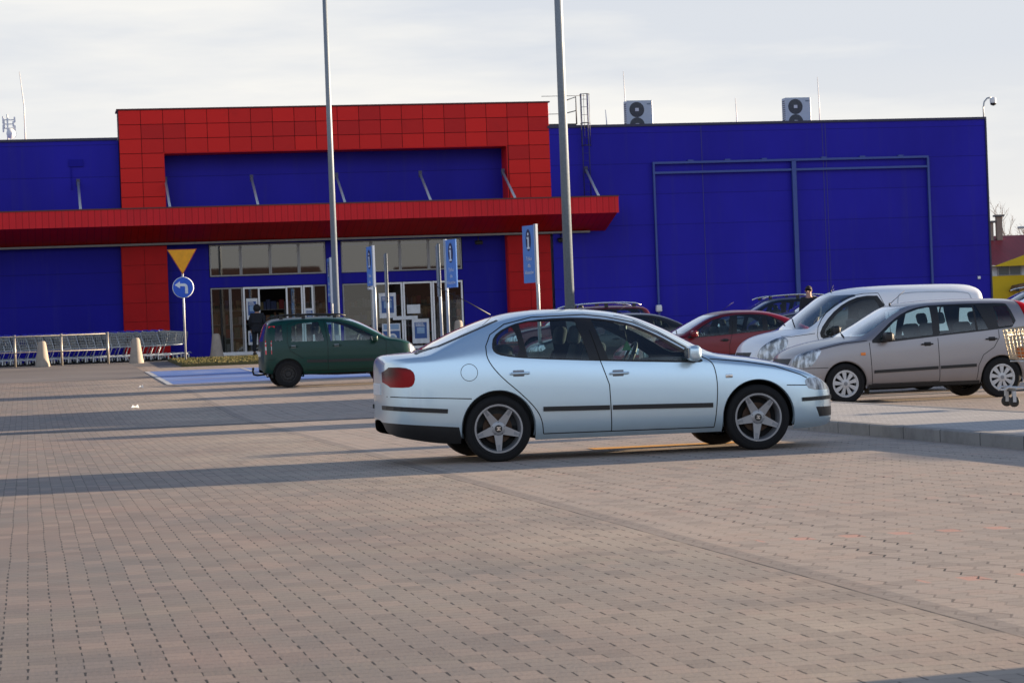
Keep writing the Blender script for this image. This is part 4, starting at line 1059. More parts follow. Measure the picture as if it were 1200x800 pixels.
# ------------------------------------------------------------------ store building
def cladding(name, col, joint=1.12, z0=0, rib=0., vertical=False):
    m, nt, bs = newmat(name)
    tc = nt.nodes.new('ShaderNodeTexCoord'); sp = nt.nodes.new('ShaderNodeSeparateXYZ'); nt.links.new(tc.outputs['Object'], sp.inputs[0])
    z = Nd(nt, sp.outputs[0 if vertical else 2]); x = Nd(nt, sp.outputs[0])
    j = (((z+z0)/joint).fract()-.5).abs().gt(.5-.012/joint)
    n = noise(nt, .35, 4, sc3=(1, 1, .5)); st = noise(nt, 2.0, 4, .7, sc3=(1.5, 1, .08))
    c = mixc(nt, (n*2.4-.8).clamp(), tuple(v*.86 for v in col), tuple(v*1.16 for v in col))
    c = mixc(nt, (st*3-1.6).clamp()*.36, c, tuple(v*.3+.05 for v in col))
    cell = nt.nodes.new('ShaderNodeTexWhiteNoise'); cell.noise_dimensions = '1D'; nt.links.new(((z+z0)/joint).floor().s, cell.inputs['W'])
    c = mixc(nt, Nd(nt, cell.outputs['Value'])*.14, c, tuple(v*.7 for v in col))
    c = mixc(nt, j*.5, c, tuple(v*.25 for v in col))
    sc = noise(nt, 3.5, 1)
    nt.links.new(c, bs.inputs['Base Color']); bs.inputs['Roughness'].default_value = .5
    bs.inputs['Specular IOR Level'].default_value = .12
    ribs = ((z/.05).fract()-.5).abs()
    bump(nt, bs, ribs*.5 - j*1.0 + n*1.5, .35, .008)
    return m
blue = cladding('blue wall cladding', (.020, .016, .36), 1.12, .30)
blued = cladding('blue shop front and canopy shade panel', (.010, .008, .28), 1.12, .3)
redm_ = cladding('red trim sheet', (.66, .022, .022), 5, 2)
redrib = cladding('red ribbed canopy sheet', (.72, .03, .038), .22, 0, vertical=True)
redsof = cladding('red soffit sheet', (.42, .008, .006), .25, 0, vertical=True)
def tilemat():
    m, nt, bs = newmat('red facade tiles')
    tc = nt.nodes.new('ShaderNodeTexCoord'); sp = nt.nodes.new('ShaderNodeSeparateXYZ'); nt.links.new(tc.outputs['Object'], sp.inputs[0])
    cb_ = nt.nodes.new('ShaderNodeCombineXYZ')
    nt.links.new(((Nd(nt, sp.outputs[0])+13.74)/.7705).floor().s, cb_.inputs[0]); nt.links.new(((Nd(nt, sp.outputs[2])-8.71)/.508).floor().s, cb_.inputs[1])
    wn = nt.nodes.new('ShaderNodeTexWhiteNoise'); nt.links.new(cb_.outputs[0], wn.inputs['Vector'])
    v = Nd(nt, wn.outputs['Value'])
    c = mixc(nt, v.pw(2.0), (.74, .026, .022), (.50, .022, .022))
    dirt = noise(nt, .45, 4, .6)
    c = mixc(nt, (dirt*4-2.4).clamp()*.55, c, (.24, .02, .02))
    n = noise(nt, 9, 3); c = mixc(nt, n*.2, c, (.62, .03, .03))
    nt.links.new(c, bs.inputs['Base Color']); bs.inputs['Roughness'].default_value = .55; bs.inputs['Specular IOR Level'].default_value = .12
    return m
tilem = tilemat(); groove = plain('tile groove', (.07, .004, .005), .8)
store = empty('store_building', (0, Y0, 1.0), PSI, 'large blue and red retail store with a long red canopy and glazed entrance', 'building')
def Z(z): return z-1.0
def wallbox(name, a0, a1, b0, b1, z0, z1, m):
    mb = MB(); mb.box(a0, a1, b0, b1, Z(z0), Z(z1), m); return mb.build(name, store)
wallbox('wall', 1.66, 18.41, .0, 32, .6, 8.78, blue)
wallbox('wall', -40, -13.76, .25, 32, .6, 8.70, blue)
wallbox('wall_panel', -40, -13.82, .2, .245, .95, 4.96, blued)  # added panel: its darker blue paints in the canopy's shade
mb = MB(); capm = plain('roof edge flashing', (.02, .02, .06), .5, var=.1)
mb.box(1.60, 18.47, -.05, .25, Z(8.78), Z(8.87), capm); mb.box(18.41, 18.47, -.05, 32, Z(.6), Z(8.78), capm)
mb.build('roof_flashing', store); mb = MB(); mb.box(-40, -13.78, .2, .5, Z(8.70), Z(8.79), capm)
mb.build('roof_flashing', store)
# faint vertical seams in the cladding
sv = plain('blue seam strip', (.02, .02, .20), .5)
for a in (7.35, 12.0, 12.12): mb = MB(); mb.box(a, a+.025, -.008, 0.02, Z(1.0), Z(8.75), sv); mb.build('wall_seam', store)
# portal frame of red tiles
mb = MB()
mb.box(-13.74, 1.66, .02, 1.2, Z(8.20), Z(9.72), groove)
mb.box(-13.74, -12.22, .02, 1.2, Z(4.95), Z(8.20), groove); mb.box(.10, 1.66, .02, 1.2, Z(4.95), Z(8.20), groove)
tw, th = .7705, .508
def tile(a, z, m=tilem): mb.box(a+.009, a+tw-.009, -.012, .03, Z(z+.009), Z(z+th-.009), m, .006)
for r in range(3):
    for c in range(20): tile(-13.74+c*tw, 9.71-th*(r+1))
for r in range(3, 8):
    for c in (0, 1, 18, 19): tile(-13.74+c*tw, 9.71-th*(r+1))
mb.box(-13.80, 1.72, -.05, 1.25, Z(9.715), Z(9.76), plain('dark red capping', (.10, .02, .02), .5))
mb.build('portal_frame', store)
mb = MB()   # inner returns
mb.box(-12.22, -12.19, -.0, .98, Z(6.0), Z(8.20), redm_); mb.box(.065, .10, -.0, .98, Z(6.0), Z(8.20), redm_); mb.box(-12.19, .065, 0, .98, Z(8.17), Z(8.20), redm_)
mb.build('portal_reveal', store)
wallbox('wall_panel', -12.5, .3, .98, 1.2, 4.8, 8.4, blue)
# columns
for a in (-13.80, -.02):
    mb = MB()
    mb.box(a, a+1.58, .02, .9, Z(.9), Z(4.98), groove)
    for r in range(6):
        for c in range(2): mb.box(a+c*.79+.006, a+c*.79+.784, -.01, .03, Z(4.94-.66*(r+1)+.006), Z(4.94-.66*r-.006), plain('canopy-shaded red column panel', (.42, .010, .012), .5, var=.15, nscale=1.5, spec=.12))  # deeper red puts the canopy's shade into the column colour
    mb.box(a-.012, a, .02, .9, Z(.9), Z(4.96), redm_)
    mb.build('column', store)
# ground floor shop front (set back 0.5 m)
mb = MB()
bf = .45
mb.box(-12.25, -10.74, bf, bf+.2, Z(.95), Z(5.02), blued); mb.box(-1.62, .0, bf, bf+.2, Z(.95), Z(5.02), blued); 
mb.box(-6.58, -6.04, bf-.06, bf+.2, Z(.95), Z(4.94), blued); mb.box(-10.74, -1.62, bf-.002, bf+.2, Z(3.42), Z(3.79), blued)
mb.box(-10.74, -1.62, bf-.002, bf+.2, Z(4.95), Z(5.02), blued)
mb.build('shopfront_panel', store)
alum = plain('pale aluminium frame', (.70, .71, .72), .45, .3, var=.08)
alud = plain('grey aluminium frame', (.28, .28, .28), .5, .3, var=.1)
shopg = glass('shop window glass', (.42, .46, .48), boost=2.1, dirty=.008)
shopd = glass('shop door glass', (.50, .53, .54), boost=1.2, dirty=.008)
def window(a0, a1, z0, z1, f, name='window', t=.05):
    mb = MB()
    for q in ((a0, a1, z0, z0+t), (a0, a1, z1-t, z1), (a0, a0+t, z0+t, z1-t), (a1-t, a1, z0+t, z1-t)): mb.box(q[0], q[1], bf-.03, bf+.05, Z(q[2]), Z(q[3]), f)
    o = mb.build(name, store)
    g = MB(); y = bf+.01; g.poly([(a0+t, y, Z(z0+t)), (a1-t, y, Z(z0+t)), (a1-t, y, Z(z1-t)), (a0+t, y, Z(z1-t))], shopg if z0 > 3 else shopd)
    g.build('pane', o)
    return o
def fx(px, lo, hi, L): return None
for (x0, x1) in ((-10.72, -9.62), (-9.62, -8.57), (-8.57, -7.55), (-7.55, -6.59), (-6.03, -4.94), (-4.94, -3.90), (-3.90, -2.86), (-2.86, -1.65)):
    window(x0+.004, x1-.004, 3.81, 4.93, alud, t=.045)
for (x0, x1, f, nm) in ((-10.72, -10.04, alud, 'window'), (-10.03, -9.60, alud, 'window'), (-9.58, -8.99, alum, 'sliding_door'), (-8.06, -7.46, alum, 'sliding_door'), (-7.44, -7.08, alum, 'window'), (-7.07, -6.60, alud, 'window'),
                       (-6.02, -4.98, alud, 'window'), (-4.97, -3.86, alum, 'window'), (-3.84, -2.78, alum, 'door'), (-2.76, -1.66, alum, 'window')):
    window(x0, x1, 1.04, 3.40, f, nm, t=.06 if f is alum else .04)
for q in ((-8.985, -8.065, bf-.02, bf+.05, 3.32, 3.40), (-10.72, -6.6, bf-.06, bf, .98, 1.12), (-6.02, -1.66, bf-.06, bf, .98, 1.10)):
    mb = MB(); mb.box(q[0], q[1], q[2], q[3], Z(q[4]), Z(q[5]), alum); mb.build('door_rail', store)
# interior
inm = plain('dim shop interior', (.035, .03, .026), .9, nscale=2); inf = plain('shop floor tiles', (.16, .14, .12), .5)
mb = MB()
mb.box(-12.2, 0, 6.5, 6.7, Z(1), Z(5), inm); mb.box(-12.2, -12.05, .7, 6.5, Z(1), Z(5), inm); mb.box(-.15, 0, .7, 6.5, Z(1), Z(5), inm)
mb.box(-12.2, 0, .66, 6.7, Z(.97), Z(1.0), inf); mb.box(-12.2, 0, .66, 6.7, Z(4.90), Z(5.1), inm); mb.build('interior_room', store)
cols = [(.25, .12, .05), (.06, .09, .22), (.3, .3, .3), (.3, .03, .03), (.28, .22, .1), (.05, .12, .08)]
for i in range(9):
    a = -11.4+i*1.2+R.uniform(-.2, .2); mb = MB(); b = R.uniform(1.8, 3.6)
    sh_ = plain('shelf metal', (.2, .2, .2), .6)
    mb.box(a, a+.05, b, b+.5, Z(1), Z(2.9), sh_); mb.box(a+.95, a+1.0, b, b+.5, Z(1), Z(2.9), sh_)
    for k in range(4):
        mb.box(a+.05, a+.95, b, b+.5, Z(1.1+k*.5), Z(1.13+k*.5), sh_)
        x = a+.07
        while x < a+.85:
            w = R.uniform(.06, .2); hh = R.uniform(.15, .4); ci = R.randrange(6)
            mb.box(x, min(x+w, a+.94), b+.05, b+.4, Z(1.13+k*.5), Z(1.13+k*.5+hh), plain('goods %d' % ci, cols[ci], .6)); x += w+.02
    mb.build('display_shelf', store)
# posters and notices on the glass
pb = plain('poster blue', (.03, .09, .28), .5); pw = plain('poster white', (.62, .64, .66), .5); pt = plain('poster pale blue', (.22, .34, .5), .5)
def poster(a, z, w, h, inner=True, top=None, name='poster'):
    mb = MB(); y = bf-.045
    mb.box(a-w/2, a+w/2, y, y+.012, Z(z-h/2), Z(z+h/2), pw)
    if inner:
        mb.box(a-w*.36, a+w*.36, y-.004, y, Z(z-h*.30), Z(z+h*.36), pb)
        mb.box(a-w*.22, a+w*.22, y-.008, y-.004, Z(z-h*.1), Z(z+h*.16), pt)
        for k in range(3): mb.box(a-w*.3, a+w*.25-k*.03, y-.007, y-.004, Z(z+h*.20+k*.045), Z(z+h*.20+k*.045+.02), pw)
    return mb.build(name, store)
poster(-9.28, 2.62, .40, .75); poster(-9.28, 1.60, .34, .5)
poster(-4.42, 2.58, .62, .90); poster(-4.32, 1.45, .66, .95, False)
mb = MB(); mb.box(-4.62, -4.02, bf-.053, bf-.045, Z(1.16), Z(1.66), pb); mb.box(-4.6, -4.04, bf-.053, bf-.045, Z(1.72), Z(1.90), pt); mb.lathe([(.0, .0), (.15, .0)], pw, 24, 'y', M=Matrix.Translation((-4.28, bf-.06, Z(1.42)))); mb.lathe([(.0, .0), (.09, .0)], pt, 24, 'y', M=Matrix.Translation((-4.28, bf-.064, Z(1.42)))); mb.build('poster', store)
poster(-3.48, 2.42, .48, .32, False); poster(-3.25, 1.62, .62, .88)
mb = MB(); mb.box(-4.25, -3.35, bf-.07, bf-.055, Z(2.05), Z(2.18), pw); mb.build('door_notice', store)
poster(-7.24, 2.30, .30, .55, True)
mb = MB(); mb.box(-6.95, -6.25, bf-.09, bf-.07, Z(1.98), Z(2.28), pt); sg = mb.build('welcome_board', store)
text_part('Witamy', .20, plain('dark blue letters', (.02, .03, .12), .6), store, (-6.60, bf-.095, Z(2.13)), (rad(90), 0, 0), .002)
# canopy
mb = MB(); L0, L1 = -40, 3.66
zt, zb, zs = Z(6.15), Z(5.56), Z(5.02)
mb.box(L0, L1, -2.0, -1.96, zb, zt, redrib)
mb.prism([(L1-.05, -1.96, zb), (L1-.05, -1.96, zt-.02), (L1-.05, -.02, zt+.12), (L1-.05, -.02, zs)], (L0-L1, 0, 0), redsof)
mb.build('canopy', store)
mb = MB()
for k in range(int((L1-L0)/.11)): mb.box(L0+k*.11, L0+k*.11+.035, -2.014, -2.0, zb+.02, zt-.02, redrib)
mb.box(L0, L1+.01, -2.03, -1.9, zt-.02, zt+.025, plain('dark red capping', (.10, .02, .02), .5)); mb.build('canopy_ribs', store)
mb = MB(); mb.box(L0, 3.0, -.20, -.03, Z(4.96), Z(5.03), plain('grey gutter strip', (.22, .22, .22), .6)); mb.build('soffit_strip', store)
rodm = plain('pale steel rod', (.50, .53, .56), .4, .4, var=.08)
for i in range(-2, 7):
    a = -15.2+3.03*i-.0 if i < 0 else -15.2+3.03*i
    if a < -13 or a > 1.66: b0 = .0 if a > 0 else .25
    else: b0 = .98
    b0 = min(b0, .25)
    mb = MB(); mb.tube([(a, b0, Z(7.25)), (a, -1.85, Z(6.16))], .045, rodm, 10); mb.box(a-.06, a+.06, -.05+b0, b0+.02, Z(7.13), Z(7.37), plain('rod bracket', (.05, .05, .1), .5)); mb.build('tie_rod', store)
# floodlights below the canopy
for a in (-1.1, 1.95):
    mb = MB(); rbox(mb, (a, -.1, Z(4.72)), (.28, .18, .12), blackp, .03, (25, 0, 0)); mb.tube([(a, 0, Z(4.95)), (a, -.1, Z(4.75))], .02, blackp); mb.build('floodlight', store)
# blue steel frame on the right wall
fm = plain('blue steel section', (.035, .07, .28), .45, .2, var=.12)
mb = MB(); y0, y1 = -.16, -.06
mb.box(5.45, 16.08, y0, y1, Z(7.38), Z(7.46), fm); mb.box(5.52, 16.02, y0+.01, y1-.01, Z(7.02), Z(7.10), fm)
mb.box(5.45, 5.52, y0, y1, Z(1.0), Z(7.38), fm); mb.box(16.02, 16.10, y0, y1, Z(1.0), Z(7.38), fm); mb.box(10.74, 10.90, y0-.02, y1, Z(1.0), Z(7.37), fm)
for a in (6.8, 8.2, 9.6, 11.9, 13.4, 14.9): mb.box(a, a+.2, y0+.02, 0, Z(7.455), Z(7.51), fm)
mb.build('sign_frame', store)
mb = MB(); rbox(mb, (-.9+6.35, -.25, Z(2.12)), (.22, .2, .26), whitep, .06); mb.build('junction_box', store)
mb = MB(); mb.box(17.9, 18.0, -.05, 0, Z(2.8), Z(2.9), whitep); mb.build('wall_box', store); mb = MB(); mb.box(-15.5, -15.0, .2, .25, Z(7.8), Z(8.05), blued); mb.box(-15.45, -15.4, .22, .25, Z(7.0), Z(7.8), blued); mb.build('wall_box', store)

# ------------------------------------------------------------------ things on the roof
def onroof(a, b, z): X, Y = loc2w(a, b); return (X, Y, z)
acm = plain('air conditioner casing', (.42, .48, .52), .45, var=.06)
for i, (a, lab) in enumerate(((5.34, 'grey air conditioning unit on the roof, nearer the red portal'), (11.60, 'grey air conditioning unit on the roof, farther right along the blue wall'))):
    t = empty('air_conditioner', onroof(a, 3, 8.7), PSI, lab, 'air conditioner', 'rooftop air conditioning units')
    mb = MB(); mb.box(0, 1.02, 0, .45, .05, 1.33, acm, .02); mb.box(.05, .15, 0, .45, -.2, .05, acm); mb.box(.85, .95, 0, .45, -.2, .05, acm)
    for k in range(14): mb.box(-.006, 0, .05, .4, .15+k*.08, .18+k*.08, dark)
    mb.build('casing', t)
    for z in (.98, .40):
        mb = MB(); mb.lathe([(.0, -.012), (.25, -.012), (.28, -.004), (.29, .0)], plain('fan opening', (.05, .055, .06), .7), 32, 'y', M=Matrix.Translation((.40, 0, z)))
        for k in range(5): mb.lathe([(.07+k*.045, -.016), (.076+k*.045, -.016)], plain('fan guard', (.12, .13, .14), .5), 32, 'y', M=Matrix.Translation((.40, 0, z)))
        mb.box(.33, .47, -.03, -.016, z-.06, z+.06, plain('fan hub badge', (.5, .52, .55), .5)); mb.build('fan', t)
    mb = MB(); mb.box(.80, .94, -.008, 0, 1.17, 1.22, plain('unit label', (.15, .2, .25), .5)); mb.build('badge', t)
for (a, b, z1, lab) in ((-16.95, 2, 11.3, 'tall thin lightning rod on the left part of the roof'), (5.55, 4, 11.2, 'lightning rod rising behind the air conditioner nearer the portal'), (12.95, 3, 10.75, 'lightning rod right of the farther air conditioner'), (4.55, 3, 9.65, 'short lightning rod between the roof ladder and the nearer air conditioner'), (9.95, 4, 10.1, 'short lightning rod in the middle of the blue roof edge')):
    mb = MB(); m_ = plain('white lightning rod', (.75, .72, .68), .4)
    mb.tube([(0, 0, 0), (0, 0, (z1-8.6)*.55), ((-.03 if a > 0 else -.12), 0, z1-8.6)], [.03, .022, .012], m_, 8); mb.box(-.15, .15, -.15, .15, -.05, .08, plain('ballast block', (.3, .3, .3), .8))
    o = mb.build('lightning_rod', None, onroof(a, b, 8.65), frame_rot); tag(o, lab, 'lightning rod', 'lightning rods on the roof')
t = empty('antenna', onroof(-17.55, 2, 8.7), PSI, 'white radio antenna with small dish at the left end of the roof', 'antenna')
mb = MB(); mb.tube([(0, 0, 0), (0, 0, 1.15)], .03, whitep, 8); mb.build('mast', t)
mb = MB(); mb.lathe([(0, -.1), (.12, -.06), (.19, 0)], whitep, 20, 'y', M=Matrix.Translation((.12, -.1, .45)) @ Matrix.Rotation(rad(25), 4, 'Z')); mb.build('dish', t)
mb = MB()
for z, l in ((.95, .25), (.8, .2), (.65, .25)): mb.tube([(-l*.6, 0, z), (l, 0, z)], .02, whitep, 6); mb.box(-l*.6-.03, -l*.6+.03, -.05, .05, z-.13, z+.13, whitep, .01); mb.box(l-.03, l+.03, -.05, .05, z-.1, z+.1, whitep, .01)
mb.build('aerial_arm', t)
t = empty('roof_ladder', onroof(2.35, 0, 6.0), PSI, 'dark steel cat ladder with hoops climbing over the blue wall beside the portal', 'ladder')
lm = plain('dark ladder steel', (.05, .05, .06), .5, .4)
mb = MB()
for a in (0.50, .74): mb.tube([(a, -.18, 0), (a, -.18, 4.0)], .022, plain('blue ladder rail', (.02, .025, .14), .5), 6)
for k in range(14): mb.tube([(.50, -.18, .15+k*.28), (.74, -.18, .15+k*.28)], .009, plain('blue ladder rail', (.02, .025, .14), .5), 6)
mb.build('ladder_rail', t)
mb = MB()
for z in (2.1, 2.9, 3.95):
    mb.tube([(.62+.17*math.cos(x), -.18-.40*abs(math.sin(x)), z) for x in np.linspace(0, math.pi, 10)], .014, lm, 5)
for x in (.15, .9, 1.57, 2.2, 2.99): mb.tube([(.62+.17*math.cos(x), -.18-.40*math.sin(x), 2.1), (.62+.17*math.cos(x), -.18-.40*math.sin(x), 3.95)], .009, lm, 5)
mb.build('safety_cage', t)
mb = MB()
mb.box(-.75, .35, .05, .6, 2.86, 2.94, lm)
mb.tube([(-.1, .1, 2.9), (-.1, .1, 3.75), (.35, .0, 3.9), (.35, .0, 2.9)], .028, lm, 6); mb.tube([(-.1, .1, 3.3), (.35, .0, 3.4)], .02, lm, 6)
mb.tube([(-.9, .1, 3.3), (-.1, .1, 3.3)], .012, lm, 5); mb.tube([(-.9, .1, 3.95), (.72, .1, 3.95)], .010, lm, 5); mb.build('platform', t)
t = empty('security_camera', onroof(18.45, .15, 8.2), PSI, 'dome security camera on a bent pole at the right corner of the blue wall', 'camera')
mb = MB(); mb.tube([(0, 0, 0), (0, 0, 1.05), (.04, 0, 1.25), (.16, 0, 1.38), (.34, 0, 1.42)], .03, steelg, 8); mb.box(-.05, .08, -.06, .06, -.1, .25, plain('blue steel section', (.035, .07, .28), .5)); mb.build('pole', t)
mb = MB(); mb.lathe([(0, .12), (.11, .10), (.13, 0), (.12, -.10)], whitep, 20, M=Matrix.Translation((.40, 0, 1.30))); mb.lathe([(.12, -.10), (.10, -.17), (0, -.21)], blackp, 20, M=Matrix.Translation((.40, 0, 1.30))); mb.build('dome', t)

# ------------------------------------------------------------------ light poles, signs
galv = plain('galvanised pole', (.20, .235, .27), .5, .2, var=.2, nscale=30, bmp=.1)
def light_pole(X, Y, r0, r1, H, label):
    t = empty('light_pole', (X, Y, gzw(X, Y)), PSI, label, 'lamp post', 'car park light poles')
    mb = MB(); mb.tube([(0, 0, 0), (0, 0, H)], [r0, r1], galv, 16); mb.build('mast', t)
    mb = MB(); mb.tube([(-.9, 0, H), (.9, 0, H)], .04, galv, 8)
    mb.build('cross_arm', t)
    for sd in (-1, 1):
        mb = MB(); rbox(mb, (sd*.95, -.1, H+.05), (.35, .55, .14), steelg, .05); mb.build('lamp_head', t)
    mb = MB(); mb.box(-.2, .2, -.2, .2, 0, .03, galv); mb.box(-.06, .06, -r0-.012, -r0+.02, .6, 1.0, steelg); mb.build('base_plate', t)
def pxy(x, y, Y):
    r = math.atan(.038); dx, dy = x-600, y-399.5; return ((dx*math.cos(r)-dy*math.sin(r))/2850*Y, Y)
light_pole(-4.44, 62.0, .088, .052, 13, 'tall galvanised light pole rising behind the small green hatchback')
light_pole(1.12, 46.0, .098, .064, 13, 'thick galvanised light pole rising behind the silver saloon')
# traffic sign
X, Y = loc2w(-12.15, -6.94)
t = empty('traffic_sign', (X, Y, gzw(X, Y)), PSI, 'yellow give-way triangle above a round blue turn-left sign on a pale post', 'road sign')
mb = MB(); mb.tube([(0, 0, 0), (0, 0, 3.55)], .035, plain('pale post', (.5, .5, .5), .5, .3), 10); mb.build('post', t)
def tri(s, zc, y, m, th=.004):
    mb.prism([(-s/2, y, zc+s*.29), (s/2, y, zc+s*.29), (0, y, zc-s*.577)], (0, th, 0), m)
mb = MB(); tri(.96, 3.38, -.05, plain('sign red border', (.40, .07, .02), .5)); tri(.88, 3.38, -.056, plain('sign amber face', (.85, .36, .0), .5)); mb.build('give_way_triangle', t)
mb = MB(); sb = plain('sign blue face', (.01, .10, .62), .45); sw_ = plain('sign white', (.7, .75, .8), .45)
zc = 2.42
mb.lathe([(0, -.050), (.345, -.050), (.345, -.04), (0, -.04)], sw_, 40, 'y', M=Matrix.Translation((0, 0, zc)))
mb.lathe([(0, -.0545), (.325, -.0545), (.325, -.0505)], sb, 40, 'y', M=Matrix.Translation((0, 0, zc)), sm=False); mb.build('turn_left_disc', t)
mb = MB(); y = -.062
arc = [(.02+.13*math.cos(x), .13*math.sin(x)-.0) for x in np.linspace(math.pi/2, 0, 8)]; arc2 = [(.02+.04*math.cos(x), .04*math.sin(x)-.0) for x in np.linspace(0, math.pi/2, 6)]
P = [(-.10, .13)]+arc+[(.15, -.20), (.06, -.20)]+arc2+[(-.10, .04)]
mb.prism([(x, y, zc+z) for x, z in P], (0, .004, 0), sw_)
mb.prism([(-.10, y+.0, zc+.20), (-.10, y, zc-.03), (-.27, y, zc+.085)], (0, .004, 0), sw_); mb.build('arrow', t)
# parking information flags
flagb = plain('flag light blue', (.09, .24, .62), .45, var=.05); flagw = plain('flag white edge', (.62, .66, .7), .45, var=.05); navy = plain('flag navy', (.008, .015, .08), .45)
postw = plain('pale sign post', (.36, .39, .42), .4, .2, var=.08)
def flag(px, py, D, rot, label, sd=-1, w=.55, h=1.42, lean=0, plainb=False):
    X, Y_ = pxy(px, py, D); zg = gzw(X, Y_); zt = 1.12 - ((py-399.5)+.038*(px-600))/2850*D
    t = empty('info_sign', (X, Y_, zg), rot, label, 'info sign', 'tall info signs along the parking rows'); t.rotation_euler[1] = lean
    H = zt-zg
    mb = MB(); mb.tube([(0, 0, 0), (0, 0, H)], .045, postw, 8); mb.build('post', t)
    x0, x1 = (-w-.05, -.05) if sd < 0 else (.05, .05+w)
    mb = MB(); mb.box(x0, x1, -.02, .02, H-h, H, flagb if not plainb else plain('sign back grey', (.2, .24, .28), .5), .004); mb.box(-.05, .05, -.03, .03, H-h-.05, H+.02, flagw if not plainb else plain('sign edge grey', (.09, .11, .13), .5)); mb.build('panel', t)
    if plainb: return t
    xc = (x0+x1)/2
    for fy, ry in ((-.024, 0), (.024, math.pi)):
        mb = MB(); M = Matrix.Translation((xc, fy, H-.36)) @ Matrix.Diagonal((.13, 1, .27, 1))
        mb.lathe([(0, -.003 if fy < 0 else .003), (1, -.003 if fy < 0 else .003)], navy, 28, 'y', M=M, sm=False)
        s_ = -1 if fy < 0 else 1; yy = fy+s_*.006
        mb.lathe([(0, 0), (.038, 0)], sw_, 14, 'y', M=Matrix.Translation((xc, yy, H-.21)), sm=False)
        mb.box(xc-.035, xc+.035, min(yy, yy-.002*s_), max(yy, yy-.002*s_), H-.53, H-.28, sw_)
        mb.box(xc-.07, xc+.0, min(yy, yy-.002*s_), max(yy, yy-.002*s_), H-.33, H-.28, sw_); mb.box(xc-.07, xc+.07, min(yy, yy-.002*s_), max(yy, yy-.002*s_), H-.58, H-.53, sw_)
        mb.build('info_symbol', t)
        for k, tx in enumerate(('Tylko', 'dla', 'klientów')):
            text_part(tx, .13, sw_, t, (xc, fy+s_*.003, H-.82-k*.17), (rad(90), 0, ry), .001)
    return t
flag(627.5, 263, 60, rad(-62), 'light blue info flag before the red column, largest and nearest of the flags', -1, .62, 1.42)
flag(521.5, 281, 66, rad(-60), 'light blue info flag at the right end of the entrance windows', 1, .55, 1.30)
flag(437, 288, 68, rad(-68), 'narrow blue info flag turned almost edge-on, left of the glass doors', -1, .5, 1.1)
flag(452, 297, 77, rad(-82), 'grey edge-on info sign in front of the posters on the glass', -1, .5, 1.5, plainb=True)
flag(514, 285, 71, rad(-82), 'grey edge-on info sign leaning beside the light blue flag', -1, .5, 1.5, -.06, plainb=True)
flag(387, 302, 78, rad(-76), 'edge-on blue info sign just left of the slimmer light pole', -1, .5, 1.4)

# bollards
conc = plain('bollard concrete', (.34, .29, .24), .85, var=.2, nscale=5, bmp=.5)
def bollard(a, b, label, h=.84):
    X, Y = loc2w(a, b); mb = MB()
    mb.lathe([(.0, 0), (.24, 0), (.24, .08), (.21, .2), (.135, h-.07), (.10, h-.015), (.05, h), (0, h)], conc, 24); o = mb.build('bollard', None, (X, Y, gz(a, b)), None, 40)
    tag(o, label, 'bollard', 'tapered concrete bollards in front of the store')
bollard(-16.69, -5.6, 'concrete bollard in front of the railed trolleys, leftmost'); bollard(-13.67, -5.6, 'concrete bollard beside the last rail post of the trolley park')
bollard(-10.84, -2.9, 'concrete bollard left of the sliding doors'); bollard(-2.5, -3.2, 'concrete bollard below the grey sign at the right glass panel', 1.0)
# rail
t = empty('guard_rail', (*loc2w(-17.56, -5.05), gz(0, -5.05)), PSI, 'low tubular steel rail in front of the shopping trolleys', 'railing')
railm = plain('rail steel', (.34, .31, .27), .45, .5)
for k in range(-4, 3):
    mb = MB(); mb.tube([(k*1.5, 0, 0), (k*1.5, 0, 1.05)], .04, railm, 8); mb.build('rail_post', t)
mb = MB(); mb.tube([(-6, 0, 1.0), (3.0, 0, 1.0)], .018, railm, 6); mb.tube([(-6, 0, .48), (3.0, 0, .48)], .016, railm, 6); mb.build('cross_bar', t)

